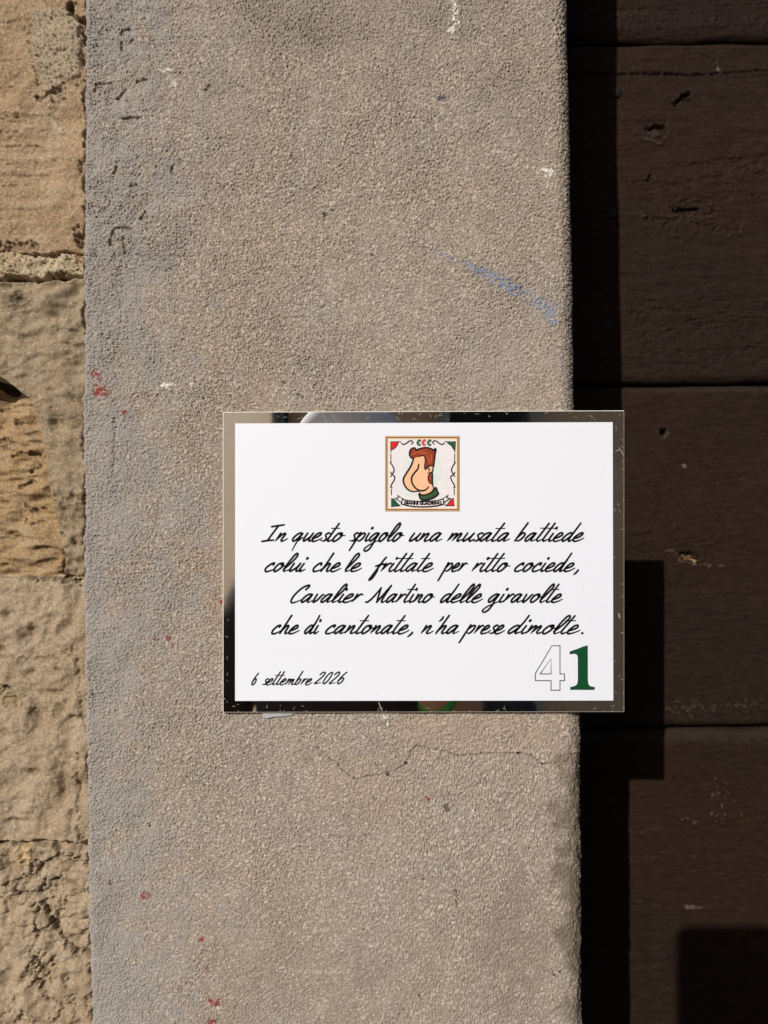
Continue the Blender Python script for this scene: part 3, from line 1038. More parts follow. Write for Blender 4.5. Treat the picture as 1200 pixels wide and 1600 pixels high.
S_ = 'stroke'
BOWL = [(.64, .80), (.48, 1.0), (.20, .82), (.0, .36), (.07, .02), (.26, .06), (.50, .50), (.66, .97)]
GL = {   # glyph: (advance, strokes) in x-height units, upright; sheared when set
    'a': (.98, [BOWL + [(.58, .45), (.57, .08), (.68, .0), (1.02, .26)]]),
    'b': (.90, [[(.30, 2.2), (.16, 1.1), (.03, .04)], [(.05, .42), (.28, .88), (.50, .98), (.62, .72), (.50, .22), (.26, .0), (.06, .14)]]),
    'c': (.78, [[(.50, .74), (.50, .99), (.24, .88), (.0, .40), (.06, .02), (.30, -.02), (.58, .12), (.84, .34)]]),
    'd': (1.0, [[(.62, .80), (.46, 1.0), (.19, .82), (.0, .36), (.07, .02), (.26, .06), (.54, .55), (.72, 1.3), (.82, 2.18)], [(.74, 1.4), (.60, .5), (.58, .08), (.70, .0), (1.02, .26)]]),
    'e': (.80, [[(.04, .34), (.30, .46), (.54, .72), (.50, .98), (.26, .92), (.0, .42), (.06, .02), (.30, -.02), (.60, .12), (.88, .38)]]),
    'f': (.72, [[(.50, 1.72), (.42, 1.3), (.30, .5), (.18, -.5), (.10, -1.05), (.26, -.85), (.36, -.3), (.38, .2)], [(.02, .60), (.30, .80), (.66, .86), (.72, .70)]]),
    'g': (.98, [BOWL + [(.58, .3), (.56, -.35), (.44, -.95), (.18, -1.22), (-.04, -1.0), (.18, -.55), (.65, -.15), (1.08, .18)]]),
    'h': (.95, [[(.34, 2.2), (.20, 1.0), (.05, .0)], [(.07, .25), (.32, .80), (.54, .95), (.60, .72), (.52, .20), (.62, .0), (.80, .08), (.98, .28)]]),
    'i': (.46, [[(.12, .95), (.04, .34), (.10, .04), (.24, .02), (.50, .26)], [(.17, 1.62), (.15, 1.50)]]),
    'l': (.56, [[(.02, .22), (.34, 1.0), (.56, 1.80), (.44, 2.18), (.24, 1.85), (.06, .8), (.06, .10), (.22, .0), (.60, .28)]]),
    'm': (1.28, [[(.10, .96), (.02, .02)], [(.05, .22), (.28, .78), (.46, .93), (.50, .70), (.42, .02)], [(.46, .25), (.68, .78), (.86, .93), (.90, .70), (.82, .20), (.92, .0), (1.10, .08), (1.30, .28)]]),
    'n': (.92, [[(.10, .96), (.02, .02)], [(.05, .22), (.30, .78), (.50, .93), (.55, .70), (.47, .20), (.57, .0), (.75, .08), (.95, .30)]]),
    'o': (.86, [[(.48, .99), (.20, .90), (.0, .42), (.08, .0), (.32, .05), (.57, .50), (.60, .86), (.46, .99), (.42, .80), (.58, .64), (.92, .66)]]),
    'p': (.92, [[(.16, 1.04), (.06, .3), (-.14, -1.12)], [(.10, .50), (.36, .92), (.62, .95), (.70, .70), (.58, .22), (.32, .0), (.12, .16)]]),
    'q': (1.0, [BOWL + [(.58, .3), (.52, -.5), (.50, -1.15)], [(.60, .1), (.86, .45)]]),
    'r': (.66, [[(.12, .96), (.02, .02)], [(.06, .28), (.30, .80), (.50, .98), (.68, .86)]]),
    's': (.64, [[(.62, .92), (.44, .98), (.24, .74), (.40, .48), (.50, .20), (.34, .0), (.02, .08)], [(.36, .02), (.72, .30)]]),
    't': (.56, [[(.34, 2.15), (.16, .95), (.07, .28), (.14, .02), (.30, .02), (.58, .26)], [(-.16, 1.55), (.62, 1.55)]]),
    'u': (.88, [[(.12, .96), (.03, .34), (.10, .02), (.26, .06), (.52, .46), (.66, .95)], [(.66, .95), (.58, .34), (.64, .04), (.78, .02), (1.02, .26)]]),
    'v': (.78, [[(.10, .95), (.10, .30), (.16, .0), (.40, .30), (.62, .92), (.84, .80)]]),
    'I': (1.02, [[(.56, 1.84), (.46, 1.0), (.38, .06)], [(.06, 1.74), (.50, 1.86), (1.0, 1.98)], [(-.02, -.06), (.45, .08), (.86, .10)]]),
    'C': (1.02, [[(.86, 1.50), (1.0, 1.92), (.84, 2.05), (.42, 1.72), (.10, .90), (.06, .22), (.26, -.06), (.62, .06), (.90, .30)]]),
    'M': (1.55, [[(-.42, .02), (-.20, .06), (.08, .72), (.36, 1.76)], [(.36, 1.76), (.50, .9), (.64, -.04)], [(.64, .0), (.95, .95), (1.22, 2.02)], [(1.22, 2.02), (1.10, .9), (1.06, .22), (1.18, .0), (1.50, .24)]]),
    ',': (.4, [[(.24, .14), (.18, -.12), (.02, -.42)]]),
    '.': (.4, [[(.16, .04), (.2, .04)]]),
    '\u2019': (.34, [[(.20, 2.0), (.20, 1.75), (.08, 1.45)]]),
    '6': (1.0, [[(.66, 1.95), (.34, 1.40), (.06, .60), (.10, .08), (.36, .0), (.62, .40), (.66, .85), (.46, 1.0), (.22, .75), (.10, .40)]]),
    '2': (1.0, [[(.10, 1.55), (.36, 1.92), (.66, 1.90), (.66, 1.45), (.36, .75), (-.04, .04), (.34, .10), (.80, .16)]]),
    '0': (1.05, [[(.58, 1.94), (.26, 1.60), (.06, .80), (.12, .12), (.36, .0), (.62, .50), (.78, 1.35), (.72, 1.88), (.52, 1.94)]]),
}
SHEAR = .42


def word(mb, text, x0, x1, base, xh, wd, y):
    """set a word so that its ink runs from x0 to x1"""
    strokes, cx = [], 0.0
    for i, ch in enumerate(text):
        adv, st = GL[ch]
        for si, s in enumerate(st):
            thin = ch == 't' and si == 1
            if thin and i + 1 < len(text) and text[i + 1] == 't':
                continue
            if thin and i > 0 and text[i - 1] == 't':
                s = [(-.16 - .56, 1.55), (.62, 1.55)]
            dot = ch == 'i' and si == 1 or ch == '.'
            jit = [(random.uniform(-.02, .02), random.uniform(-.02, .02)) for _ in s]
            strokes.append(([(cx + px + jx + SHEAR * (pz + jz), pz + jz) for (px, pz), (jx, jz) in zip(s, jit)], .55 if thin else (1.25 if dot else 1.0), ch, si))
        cx += adv + (.26 if text[i + 1:i + 2] in ('.', ',') and i + 1 < len(text) else 0)
    xs = [p[0] for s in strokes for p in s[0]]
    lo, hi = min(xs), max(xs)
    h = wd * .45
    k = (x1 - x0 - 2 * h) / (hi - lo)
    for s, f, ch, si in strokes:
        pts = [(x0 + h + (p[0] - lo) * k, base - h * .4 - p[1] * xh) for p in s]
        tp = (.95, .55) if f == 1.0 else (1, 1)
        if ch in 'I' or (ch in 'bhdp' and si == 0):
            tp = (1, .9)
        stroke(mb, pts, wd * f, y, tp)


def build_plaque():
    cx, cz = px2(662, 1112, YP)
    pl = empty('plaque', (cx, 0, cz))
    tag(pl, 'white commemorative plaque with black script and a mirror border, fixed to the grey pillar', 'plaque')
    L0 = (cx, 0, cz)
    # mirror acrylic plate
    bm = bmesh.new()
    x0, z1 = px2(348, 643.5, YP)
    x1, z0 = px2(975.6, 1112.6, YP)
    z1r = px2(975, 641.2, YP)[1]
    z0l = px2(348, 1113.5, YP)[1]
    vs = [(x0, z0l), (x1, z0), (x1, z1r), (x0, z1)]
    fr = [bm.verts.new((x - cx, YP, z - cz)) for x, z in vs]
    bk = [bm.verts.new((x - cx, -.0008, z - cz)) for x, z in vs]
    bm.faces.new(fr)
    bm.faces.new(bk[::-1])
    for i in range(4):
        j = (i + 1) % 4
        f = bm.faces.new([fr[j], fr[i], bk[i], bk[j]])
        f.material_index = 1
    bmesh.ops.recalc_face_normals(bm, faces=bm.faces)
    ed = [e for e in bm.edges if all(abs(v.co.y - YP) < 1e-7 for v in e.verts)]
    r = bmesh.ops.bevel(bm, geom=ed, offset=.00045, segments=1, affect='EDGES')
    for f in r['faces']:
        f.material_index = 1
    me = bpy.data.meshes.new('mirror_border')
    bm.to_mesh(me)
    bm.free()
    for m in ('mirror', 'edge'):
        me.materials.append(M[m])
    plate = link('mirror_border', me, pl, L0)
    # scratches in the mirror, cut as slivers a hair above it
    mb = MB()
    rnd = random.Random(4)

    def scr(x, y, l, a, wd):
        stroke(mb, [(x, y), (x + l * math.cos(a) * .5 + rnd.uniform(-.6, .6), y + l * math.sin(a) * .5 + rnd.uniform(-.6, .6)), (x + l * math.cos(a), y + l * math.sin(a))],
               wd, YP - .00012, (.4, .3), caps=False)
    for lo, hi, n in ((352, 400, 6), (430, 520, 13), (520, 640, 4), (640, 690, 6), (690, 830, 4), (840, 972, 4)):
        for _ in range(n):
            scr(rnd.uniform(lo, hi), rnd.uniform(645, 655), rnd.uniform(2, 9) * rnd.choice((1, 1, 1.6)), rnd.uniform(-1.2, 1.2), rnd.uniform(.35, .8))
    for lo, hi, n in ((352, 420, 5), (430, 480, 7), (575, 600, 3), (600, 720, 4), (770, 800, 4), (930, 974, 4)):
        for _ in range(n):
            scr(rnd.uniform(lo, hi), rnd.uniform(1100, 1111), rnd.uniform(2, 7), rnd.uniform(0, 3.1), rnd.uniform(.35, .7))
    for _ in range(14):
        scr(rnd.uniform(351, 356), rnd.uniform(650, 1105), rnd.uniform(2, 8), rnd.uniform(-1.6, 1.6), rnd.uniform(.35, .7))
    for lo, hi, n in ((645, 700, 6), (704, 800, 6), (800, 960, 2), (1000, 1105, 3)):
        for _ in range(n):
            scr(rnd.uniform(960, 973), rnd.uniform(lo, hi), rnd.uniform(2, 8), rnd.uniform(.6, 2.2), rnd.uniform(.35, .8))
    stroke(mb, [(592, 1098), (594, 1104), (597, 1110)], 1.5, YP - .00012)
    stroke(mb, [(967, 959), (968, 965)], 2.0, YP - .00012)
    stroke(mb, [(962, 705), (969, 703), (974, 711)], 1.1, YP - .00012)
    for _ in range(18):
        e = rnd.choice((0, 1, 2, 3))
        if e == 0: x, y = rnd.uniform(350, 973), 645.5
        elif e == 1: x, y = rnd.uniform(350, 973), 1110.5
        elif e == 2: x, y = 350.5, rnd.uniform(650, 1108)
        else: x, y = 973.2, rnd.uniform(650, 1108)
        scr(x, y, rnd.uniform(1.5, 4), rnd.uniform(0, 3.14), rnd.uniform(.7, 1.4))
    mb.build('scratches', M['scratch'], plate, L0)

    # white printed sheet
    bm = bmesh.new()
    pts = [px2(367.3, 1095.2, YW), px2(958.3, 1094.6, YW), px2(957.4, 659.6, YW), px2(367.3, 661.6, YW)]
    fr = [bm.verts.new((x - cx, YW, z - cz)) for x, z in pts]
    bk = [bm.verts.new((x - cx, YP + .0001, z - cz)) for x, z in pts]
    bm.faces.new(fr)
    for i in range(4):
        j = (i + 1) % 4
        bm.faces.new([fr[j], fr[i], bk[i], bk[j]])
    bm.faces.new(bk[::-1])
    bmesh.ops.recalc_face_normals(bm, faces=bm.faces)
    me = bpy.data.meshes.new('white_panel')
    bm.to_mesh(me)
    bm.free()
    me.materials.append(M['white'])
    panel = link('white_panel', me, pl, L0)
    # a few specks of dirt
    dirt = mat_plain('grey dirt', (.22, .2, .2))
    for x, y, r in ((383, 817, .8), (911, 921, 1.0), (425, 700, .5), (826, 1021, .7), (588, 1085, .5), (470, 796, .5)):
        mb = MB()
        stroke(mb, [(x, y), (x + .4, y + .6)], r, YW - STEPY)
        mb.build('dirt_speck', dirt, panel, L0)

    yt = YW - STEPY
    lines = [
        (846.0, [('In', 408, 451), ('questo', 455, 540.5), ('spigolo', 544.5, 632.5), ('una', 638.5, 692), ('musata', 697.5, 798), ('battiede', 803, 914)]),
        (893.2, [('colui', 413, 482.5), ('che', 488, 534), ('le', 538.5, 566.5), ('frittate', 575, 678.5), ('per', 683, 732), ('ritto', 736, 798.5), ('cociede,', 803, 905)]),
        (941.6, [('Cavalier', 453.5, 569), ('Martino', 570, 680.5), ('delle', 687, 755.5), ('giravolte', 752.5, 880)]),
        (990.4, [('che', 423.5, 469), ('di', 475, 502.5), ('cantonate,', 507.5, 646), ('n\u2019ha', 656.5, 718), ('prese', 716, 790), ('dimolte.', 793, 911.5)])]
    for base, ws in lines:
        mb = MB()
        for t, a, b in ws:
            word(mb, t, a, b, base, 12.9, 3.2, yt)
        mb.build('verse_line', M['ink'], pl, L0)
    mb = MB()
    for t, a, b in (('6', 392.5, 405), ('settembre', 408.5, 489), ('2026', 490.5, 543)):
        word(mb, t, a, b, 1070.2 - (1.5 if t == '2026' else 0), 9.4 if t[0] == 's' else 9.2, 2.3, yt)
    mb.build('date_line', M['ink'], pl, L0)

    # house-style numerals: outlined 4, solid green 1
    q = lambda pts: [(370 + x / 2, 990 + y / 2) for x, y in pts]
    mb = MB()
    o = q([(985, 38), (1010, 38), (1010, 126), (1024, 126), (1024, 147), (1010, 147), (1010, 177), (982, 177), (982, 147), (933, 147), (933, 125)])
    i_ = q([(982, 78), (982, 126), (948, 126)])
    stroke(mb, o, 1.35, yt, smooth=False, closed=True)
    stroke(mb, i_, 1.35, yt, smooth=False, closed=True)
    mb.build('outlined_number', M['ink'], pl, L0)
    q = lambda pts: [(860 + x / 3.529, 800 + y / 3.529) for x, y in pts]
    one = q([(205, 736), (205, 930), (208, 950), (218, 962), (243, 967), (243, 979), (111, 979), (111, 967), (138, 960), (150, 948), (153, 930), (153, 806), (150, 789),
             (140, 781), (124, 780), (109, 783), (107, 771), (150, 756), (180, 744)])
    mb = MB()
    fill(mb, one, yt)
    g1 = mb.build('green_number', ink('deep green print', (.003, .060, .018)), pl, L0)
    mb = MB()
    stroke(mb, one, 1.0, yt - STEPY, smooth=False, closed=True)
    mb.build('number_outline', ink('dark green outline', (.006, .02, .03)), g1, L0)

    # ---- emblem
    e = lambda pts: [(590 + x / 8.571, 670 + y / 8.571) for x, y in pts]
    E = 1 / 8.571
    inks = {'brown': ink('bronze brown print', (.27, .125, .035)), 'cream': ink('cream print', (.80, .62, .42)), 'paper': ink('pale grey paper', (.72, .68, .685)),
            'red': ink('red print', (.62, .018, .018)), 'green': ink('flag green print', (.012, .085, .035)), 'skin': ink('peach print', (.80, .46, .27)),
            'hair': ink('auburn print', (.25, .035, .012)), 'wool': ink('dark green wool print', (.025, .065, .02)), 'mint': ink('pale mint wash', (.63, .69, .66)),
            'hair_light': ink('light auburn print', (.42, .09, .03)), 'wool_light': ink('light wool print', (.06, .12, .05))}
    y0 = yt

    def pen(mb, pts, wd, y, *a, **k):
        stroke(mb, pts, wd * 1.3, y, *a, **k)

    def ring(mb, a, b, y, mi=0):
        (ax0, ay0, ax1, ay1), (bx0, by0, bx1, by1) = a, b
        A = e([(ax0, ay0), (ax1, ay0), (ax1, ay1), (ax0, ay1)])
        B = e([(bx0, by0), (bx1, by0), (bx1, by1), (bx0, by1)])
        for i in range(4):
            j = (i + 1) % 4
            mb.poly([(px2(*p, y)[0], y, px2(*p, y)[1]) for p in (A[i], A[j], B[j], B[i])], mi)
    mb = MB()
    fill(mb, e([(130, 124), (1070, 124), (1070, 1078), (130, 1078)]), y0)
    emb = mb.build('emblem', inks['paper'], pl, L0)
    mb = MB()
    ring(mb, (101, 95, 1100, 1105), (134, 128, 1066, 1072), y0 - STEPY)
    fr_ = mb.build('emblem_frame', inks['brown'], emb, L0)
    mb = MB()
    ring(mb, (134, 128, 1066, 1072), (146, 140, 1054, 1060), y0 - STEPY)
    ring(mb, (108, 100, 1092, 1098), (113, 107, 1087, 1093), y0 - 2 * STEPY)
    mb.build('frame_highlight', inks['cream'], emb, L0)
    # mint wash behind the head
    mb = MB()
    fill(mb, e([(760, 330), (810, 380), (850, 520), (840, 650), (790, 740), (745, 760), (742, 560)]), y0 - STEPY, smooth=True)
    fill(mb, e([(430, 400), (380, 440), (350, 560), (370, 590), (420, 520), (450, 440)]), y0 - STEPY, smooth=True)
    fill(mb, e([(330, 760), (345, 860), (430, 900), (530, 880), (545, 850), (430, 845), (370, 790)]), y0 - STEPY, smooth=True)
    mb.build('mint_wash', inks['mint'], emb, L0)
    # corner fans
    for key, pls in (('red', [[(174, 172), (276, 172), (270, 205), (245, 245), (212, 272), (176, 286)], [(1017, 930), (1024, 1032), (908, 1030), (945, 1000), (968, 962), (990, 940)]]),
                     ('green', [[(922, 172), (1042, 172), (1037, 285), (1008, 262), (990, 226), (955, 205)], [(184, 930), (222, 942), (252, 985), (300, 1030), (186, 1042)]])):
        for c_ in pls:
            mb = MB()
            fill(mb, e(c_), y0 - STEPY)
            mb.build('corner_fan', inks[key], emb, L0)
    mb = MB()
    yk = y0 - 2 * STEPY
    B9 = 13 * E
    for c_ in ([(174, 172), (276, 172), (270, 205), (245, 245), (212, 272), (176, 286)], [(1017, 930), (1024, 1032), (908, 1030), (945, 1000), (968, 962), (990, 940)],
               [(922, 172), (1042, 172), (1037, 285), (1008, 262), (990, 226), (955, 205)], [(184, 930), (222, 942), (252, 985), (300, 1030), (186, 1042)]):
        pen(mb, e(c_), 8 * E, yk, smooth=False, closed=True)
    mir = lambda pts: [(1210 - x, y) for x, y in pts]
    curl = [(452, 205), (472, 185), (455, 160), (420, 168), (375, 200), (335, 208), (318, 188)]
    s1 = [(182, 432), (172, 450), (205, 505), (220, 550), (207, 592), (182, 602), (176, 580)]
    s2 = [(176, 640), (198, 618), (228, 640), (222, 685), (188, 745), (176, 785), (194, 790)]
    for pts in (curl, s1, s2):
        pen(mb, e(pts), B9, yk, (.8, .8))
        pen(mb, e(mir(pts)), B9, yk, (.8, .8))
    for pts in ([(276, 174), (308, 174)], [(176, 335), (179, 415)], [(183, 810), (185, 885)], [(178, 285), (178, 310)]):
        pen(mb, e(pts), 9 * E, yk)
        pen(mb, e(mir(pts)), 9 * E, yk)
    mb.build('scroll_border', M['ink'], emb, L0)
    # three currency signs
    for x, key in ((550, 'green'), (618, 'red'), (690, 'green')):
        mb = MB()
        pen(mb, e([(x + 26, 172), (x + 18, 152), (x - 4, 158), (x - 16, 188), (x - 4, 216), (x + 16, 218), (x + 26, 204)]), 17 * E, y0 - STEPY, caps=False)
        pen(mb, e([(x - 30, 178), (x + 14, 178)]), 8 * E, y0 - 2 * STEPY, caps=False)
        pen(mb, e([(x - 30, 194), (x + 10, 194)]), 8 * E, y0 - 2 * STEPY, caps=False)
        mb.build('currency_sign', inks[key], emb, L0)
    # caricature head
    head = [(482, 395), (468, 440), (440, 505), (390, 585), (352, 650), (344, 700), (366, 765), (410, 815), (470, 838), (545, 832), (565, 850), (580, 882), (650, 875),
            (715, 845), (745, 800), (735, 740), (732, 600), (745, 540), (745, 480), (690, 440), (640, 380), (560, 355)]
    mb = MB()
    fill(mb, e(head), y0 - 2 * STEPY)
    face = mb.build('painted_head', inks['skin'], emb, L0)
    hair = [(480, 396), (446, 384), (426, 345), (434, 290), (462, 262), (492, 254), (512, 268), (520, 286), (560, 266), (620, 252), (680, 254), (730, 272), (752, 292), (762, 268), (780, 272),
            (770, 330), (762, 400), (748, 505), (700, 492), (664, 508), (636, 542), (628, 500), (636, 440), (630, 380), (600, 358), (545, 372)]
    mb = MB()
    fill(mb, e(hair), y0 - 3 * STEPY)
    fill(mb, e([(700, 588), (732, 590), (735, 742), (705, 732), (678, 695), (676, 640)]), y0 - 3 * STEPY)
    mb.build('painted_hair', inks['hair'], emb, L0)
    mb = MB()
    for pts in ([(455, 345), (500, 330), (560, 305), (640, 290)], [(560, 335), (620, 325), (680, 330)], [(660, 350), (690, 420), (690, 480)], [(710, 330), (720, 400), (715, 470)], [(470, 310), (500, 300)],
                [(700, 640), (705, 690)]):
        pen(mb, e(pts), 14 * E, y0 - 4 * STEPY, (.4, .3))
    mb.build('painted_hair_light', inks['hair_light'], emb, L0)
    collar = [(550, 870), (582, 884), (645, 882), (720, 848), (776, 785), (800, 835), (812, 872), (755, 920), (665, 952), (595, 952), (566, 925)]
    mb = MB()
    fill(mb, e(collar), y0 - 3 * STEPY)
    mb.build('painted_collar', inks['wool'], emb, L0)
    mb = MB()
    for i in range(7):
        a = i / 6
        pen(mb, e([(590 + a * 175, 900 - 62 * a ** 1.6), (606 + a * 180, 938 - 65 * a ** 1.5)]), 9 * E, y0 - 4 * STEPY, caps=False)
    mb.build('painted_ribbing', inks['wool_light'], emb, L0)
    mb = MB()
    fill(mb, e([(642, 548), (665, 525), (705, 502), (742, 516), (738, 565), (712, 590), (680, 590)]), y0 - 4 * STEPY)
    mb.build('painted_ear', inks['skin'], emb, L0)
    mb = MB()
    yk = y0 - 5 * STEPY
    for pts, wd in (([(480, 398), (466, 445), (440, 508), (390, 586), (352, 650), (344, 702), (368, 768), (412, 816), (470, 840), (552, 832)], 17),
                    ([(550, 474), (538, 535), (495, 588), (458, 645), (458, 710), (495, 780), (555, 824), (620, 826), (660, 802), (682, 775)], 17),
                    ([(735, 590), (733, 680), (736, 740), (748, 795)], 14), ([(700, 590), (678, 640), (680, 695), (706, 730), (736, 742)], 11),
                    ([(642, 548), (668, 524), (706, 502)], 8), ([(742, 516), (738, 562), (710, 588), (668, 592)], 13), ([(676, 534), (696, 545), (684, 572)], 12), ([(560, 850), (580, 880)], 12)):
        pen(mb, e(pts), wd * E, yk, (.8, .6))
    pen(mb, e(hair[:12]), 15 * E, yk)
    pen(mb, e(hair[11:18]), 15 * E, yk)
    pen(mb, e(hair[17:]), 10 * E, yk)
    pen(mb, e(collar), 15 * E, yk, closed=True)
    mb.build('ink_outline', M['ink'], emb, L0)
    # name ribbon
    top = [(330, 945), (420, 962), (520, 970), (620, 972), (720, 968), (800, 958), (876, 940)]
    bot = [(890, 1005), (800, 1028), (700, 1040), (605, 1044), (500, 1040), (410, 1028), (318, 1005)]
    tl = [(345, 940), (268, 892), (282, 924), (240, 932), (316, 986)]
    tr = [(1210 - x - 2, y) for x, y in tl]
    mb = MB()
    for t_ in (tl, tr):
        fill(mb, e(t_), y0 - 3 * STEPY)
    fill(mb, e(spline(top) + spline(bot)), y0 - 6 * STEPY)
    rib = mb.build('name_ribbon', inks['paper'], emb, L0)
    mb = MB()
    for t_ in (tl, tr):
        pen(mb, e(t_), 10 * E, y0 - 4 * STEPY, smooth=False, closed=True)
    for t_ in (top, bot):
        pen(mb, e(t_), 12 * E, y0 - 7 * STEPY)
    pen(mb, e([top[0], bot[-1]]), 12 * E, y0 - 7 * STEPY)
    pen(mb, e([top[-1], bot[0]]), 12 * E, y0 - 7 * STEPY)
    mb.build('ribbon_outline', M['ink'], rib, L0)
    cu = bpy.data.curves.new('ribbon_lettering', 'FONT')
    cu.body = 'GIANNI GUADRINO'
    cu.size = 1.0
    cu.offset = .085
    cu.resolution_u = 3
    to = bpy.data.objects.new('ribbon_lettering', cu)
    C.objects.link(to)
    bpy.context.view_layer.update()
    me = bpy.data.meshes.new_from_object(to.evaluated_get(bpy.context.evaluated_depsgraph_get()))
    bpy.data.objects.remove(to)
    bpy.data.curves.remove(cu)
    me.name = 'ribbon_lettering'
    xs = [v.co.x for v in me.vertices]
    lo, hi = min(xs), max(xs)
    yk = y0 - 7 * STEPY
    for v in me.vertices:
        t = (v.co.x - lo) / (hi - lo)
        ex = 352 + t * 508
        ey = 1018 - 14 * (2 * t - 1) ** 2 - v.co.y * 54
        p = e([(ex, ey)])[0]
        x, z = px2(p[0], p[1], yk)
        v.co = (x - cx, yk, z - cz)
    me.materials.clear()
    me.materials.append(M['ink'])
    link('ribbon_lettering', me, rib, L0)

    # torn strip of tape sticking out below the plate
    mb = MB()
    prof = [(410, 1111.5), (458, 1111.5), (459, 1115), (452, 1117), (440, 1118.5), (428, 1119), (418, 1121.5), (411, 1120)]
    fr_ = [px2(x, y, -.0006) for x, y in prof]
    n = len(fr_)
    b0 = len(mb.v)
    mb.poly([(x, -.0012 - .0012 * ((CZ + (800 - 1111.5) * D / F) - z) / .004, z) for x, z in fr_])
    mb.poly([(x, -.0004, z) for x, z in fr_][::-1])
    for i in range(n):
        j = (i + 1) % n
        a, b = mb.v[b0 + i], mb.v[b0 + j]
        mb.poly([b, a, (fr_[i][0], -.0004, fr_[i][1]), (fr_[j][0], -.0004, fr_[j][1])])
    o = mb.build('tape_scrap', mat_plain('grey tape', (.27, .275, .29), .5, var=.35, scale=600), None, (fr_[3][0], 0, fr_[3][1]))
    tag(o, 'torn scrap of pale grey tape poking out below the lower left edge of the plaque', 'tape')


build_plaque()


# ------------------------------------------------------------------ street behind the camera (seen in the mirror border)
def build_opposite():
    tan = mat_mineral('ochre plaster', [(.62, .42, .26), (.57, .37, .22), (.64, .46, .31)], 1.2, 60, stain=False)
    grey = mat_plain('grey stone trim', (.30, .27, .23), .85, scale=8)
    dark = mat_plain('dark window glass', (.02, .022, .025), .08)
    wood = mat_plain('brown shutter wood', (.13, .075, .04), .6, scale=12)
    base = (2.6, -7.0, 0)
    b = empty('opposite_building', base)
    tag(b, 'ochre plastered house across the street, reflected in the mirror border', 'house')
    foot = [(-2.92, -11.0), (-.65, -4.0), (6.0, -4.0), (6.0, -11.0)]

    def prism(mb, pts, z0, z1):
        n = len(pts)
        for i in range(n):
            (ax, ay), (bx, by) = pts[i], pts[(i + 1) % n]
            mb.poly([(ax, ay, z0), (ax, ay, z1), (bx, by, z1), (bx, by, z0)])
        mb.poly([(x, y, z1) for x, y in pts])
        mb.poly([(x, y, z0) for x, y in pts][::-1])
    mb = MB()
    prism(mb, foot, 0, 5.2)
    mb.m[0] = 1  # side wall gets a paler plaster, its sunlight painted into the colour
    mb.build('wall', [tan, mat_mineral('sunlit plaster', [(.82, .63, .43), (.79, .59, .38), (.83, .66, .48)], 1.2, 60, stain=False)], b, base)
    mb = MB()
    prism(mb, [(-3.1, -11.2), (-.72, -3.7), (6.2, -3.7), (6.2, -11.2)], 5.21, 5.4)
    mb.build('roof', grey, b, base)
    for x0, x1, z0, z1 in ((.38, .84, 0, 2.6), (3.2, 4.1, 1.0, 2.6), (-.1, .7, 3.3, 4.6), (1.5, 2.3, 3.3, 4.6), (3.3, 4.1, 3.3, 4.6)):
        mb = MB()
        mb.box(x0, x1, -3.99, -3.97, z0, z1)
        wn = mb.build('window', dark, b, base)
        mb = MB()
        t = .07
        mb.box(x0 - t, x0 - .002, -3.99, -3.93, z0, z1)
        mb.box(x1 + .002, x1 + t, -3.99, -3.93, z0, z1)
        mb.box(x0 - t, x1 + t, -3.99, -3.92, z1 + .002, z1 + t)
        mb.build('frame', grey, wn, base)
    mb = MB()
    mb.box(2.45, 3.1, -3.99, -3.93, 0, 2.3)
    for i in range(8):
        mb.box(2.5, 3.05, -3.935, -3.915, .15 + i * .26, .15 + i * .26 + .2)
    mb.build('door', wood, b, base)
    # rainwater pipe on the corner
    mb = MB()
    n = 14
    for i in range(n):
        a0, a1 = 2 * math.pi * i / n, 2 * math.pi * (i + 1) / n
        p = lambda a, z: (-.60 + .05 * math.cos(a), -3.93 + .05 * math.sin(a), z)
        mb.poly([p(a0, 0), p(a1, 0), p(a1, 5.15), p(a0, 5.15)])
    mb.build('rain_pipe', dark, b, base, smooth=True)


build_opposite()


# ------------------------------------------------------------------ the photographer and the phone
def skin(name, chains, mat, parent, loc, levels=2):
    """chains: lists of (x, y, z, radius); equal points are welded; first point is the root"""
    vs, rad, ed, key = [], [], [], {}

    def vid(p):
        k = tuple(round(c, 4) for c in p[:3])
        if k not in key:
            key[k] = len(vs)
            vs.append(Vector(p[:3]) - Vector(loc))
            rad.append(p[3] if isinstance(p[3], tuple) else (p[3], p[3]))
        return key[k]
    for c_ in chains:
        ids = [vid(p) for p in c_]
        ed += list(zip(ids[:-1], ids[1:]))
    me = bpy.data.meshes.new(name)
    me.from_pydata(vs, ed, [])
    me.materials.append(mat)
    o = link(name, me, parent, loc)
    mod = o.modifiers.new('skin', 'SKIN')
    mod.use_smooth_shade = True
    for i, r in enumerate(rad):
        me.skin_vertices[0].data[i].radius = r
        me.skin_vertices[0].data[i].use_root = i == 0
    s = o.modifiers.new('subdivision', 'SUBSURF')
    s.levels = s.render_levels = levels
    return o


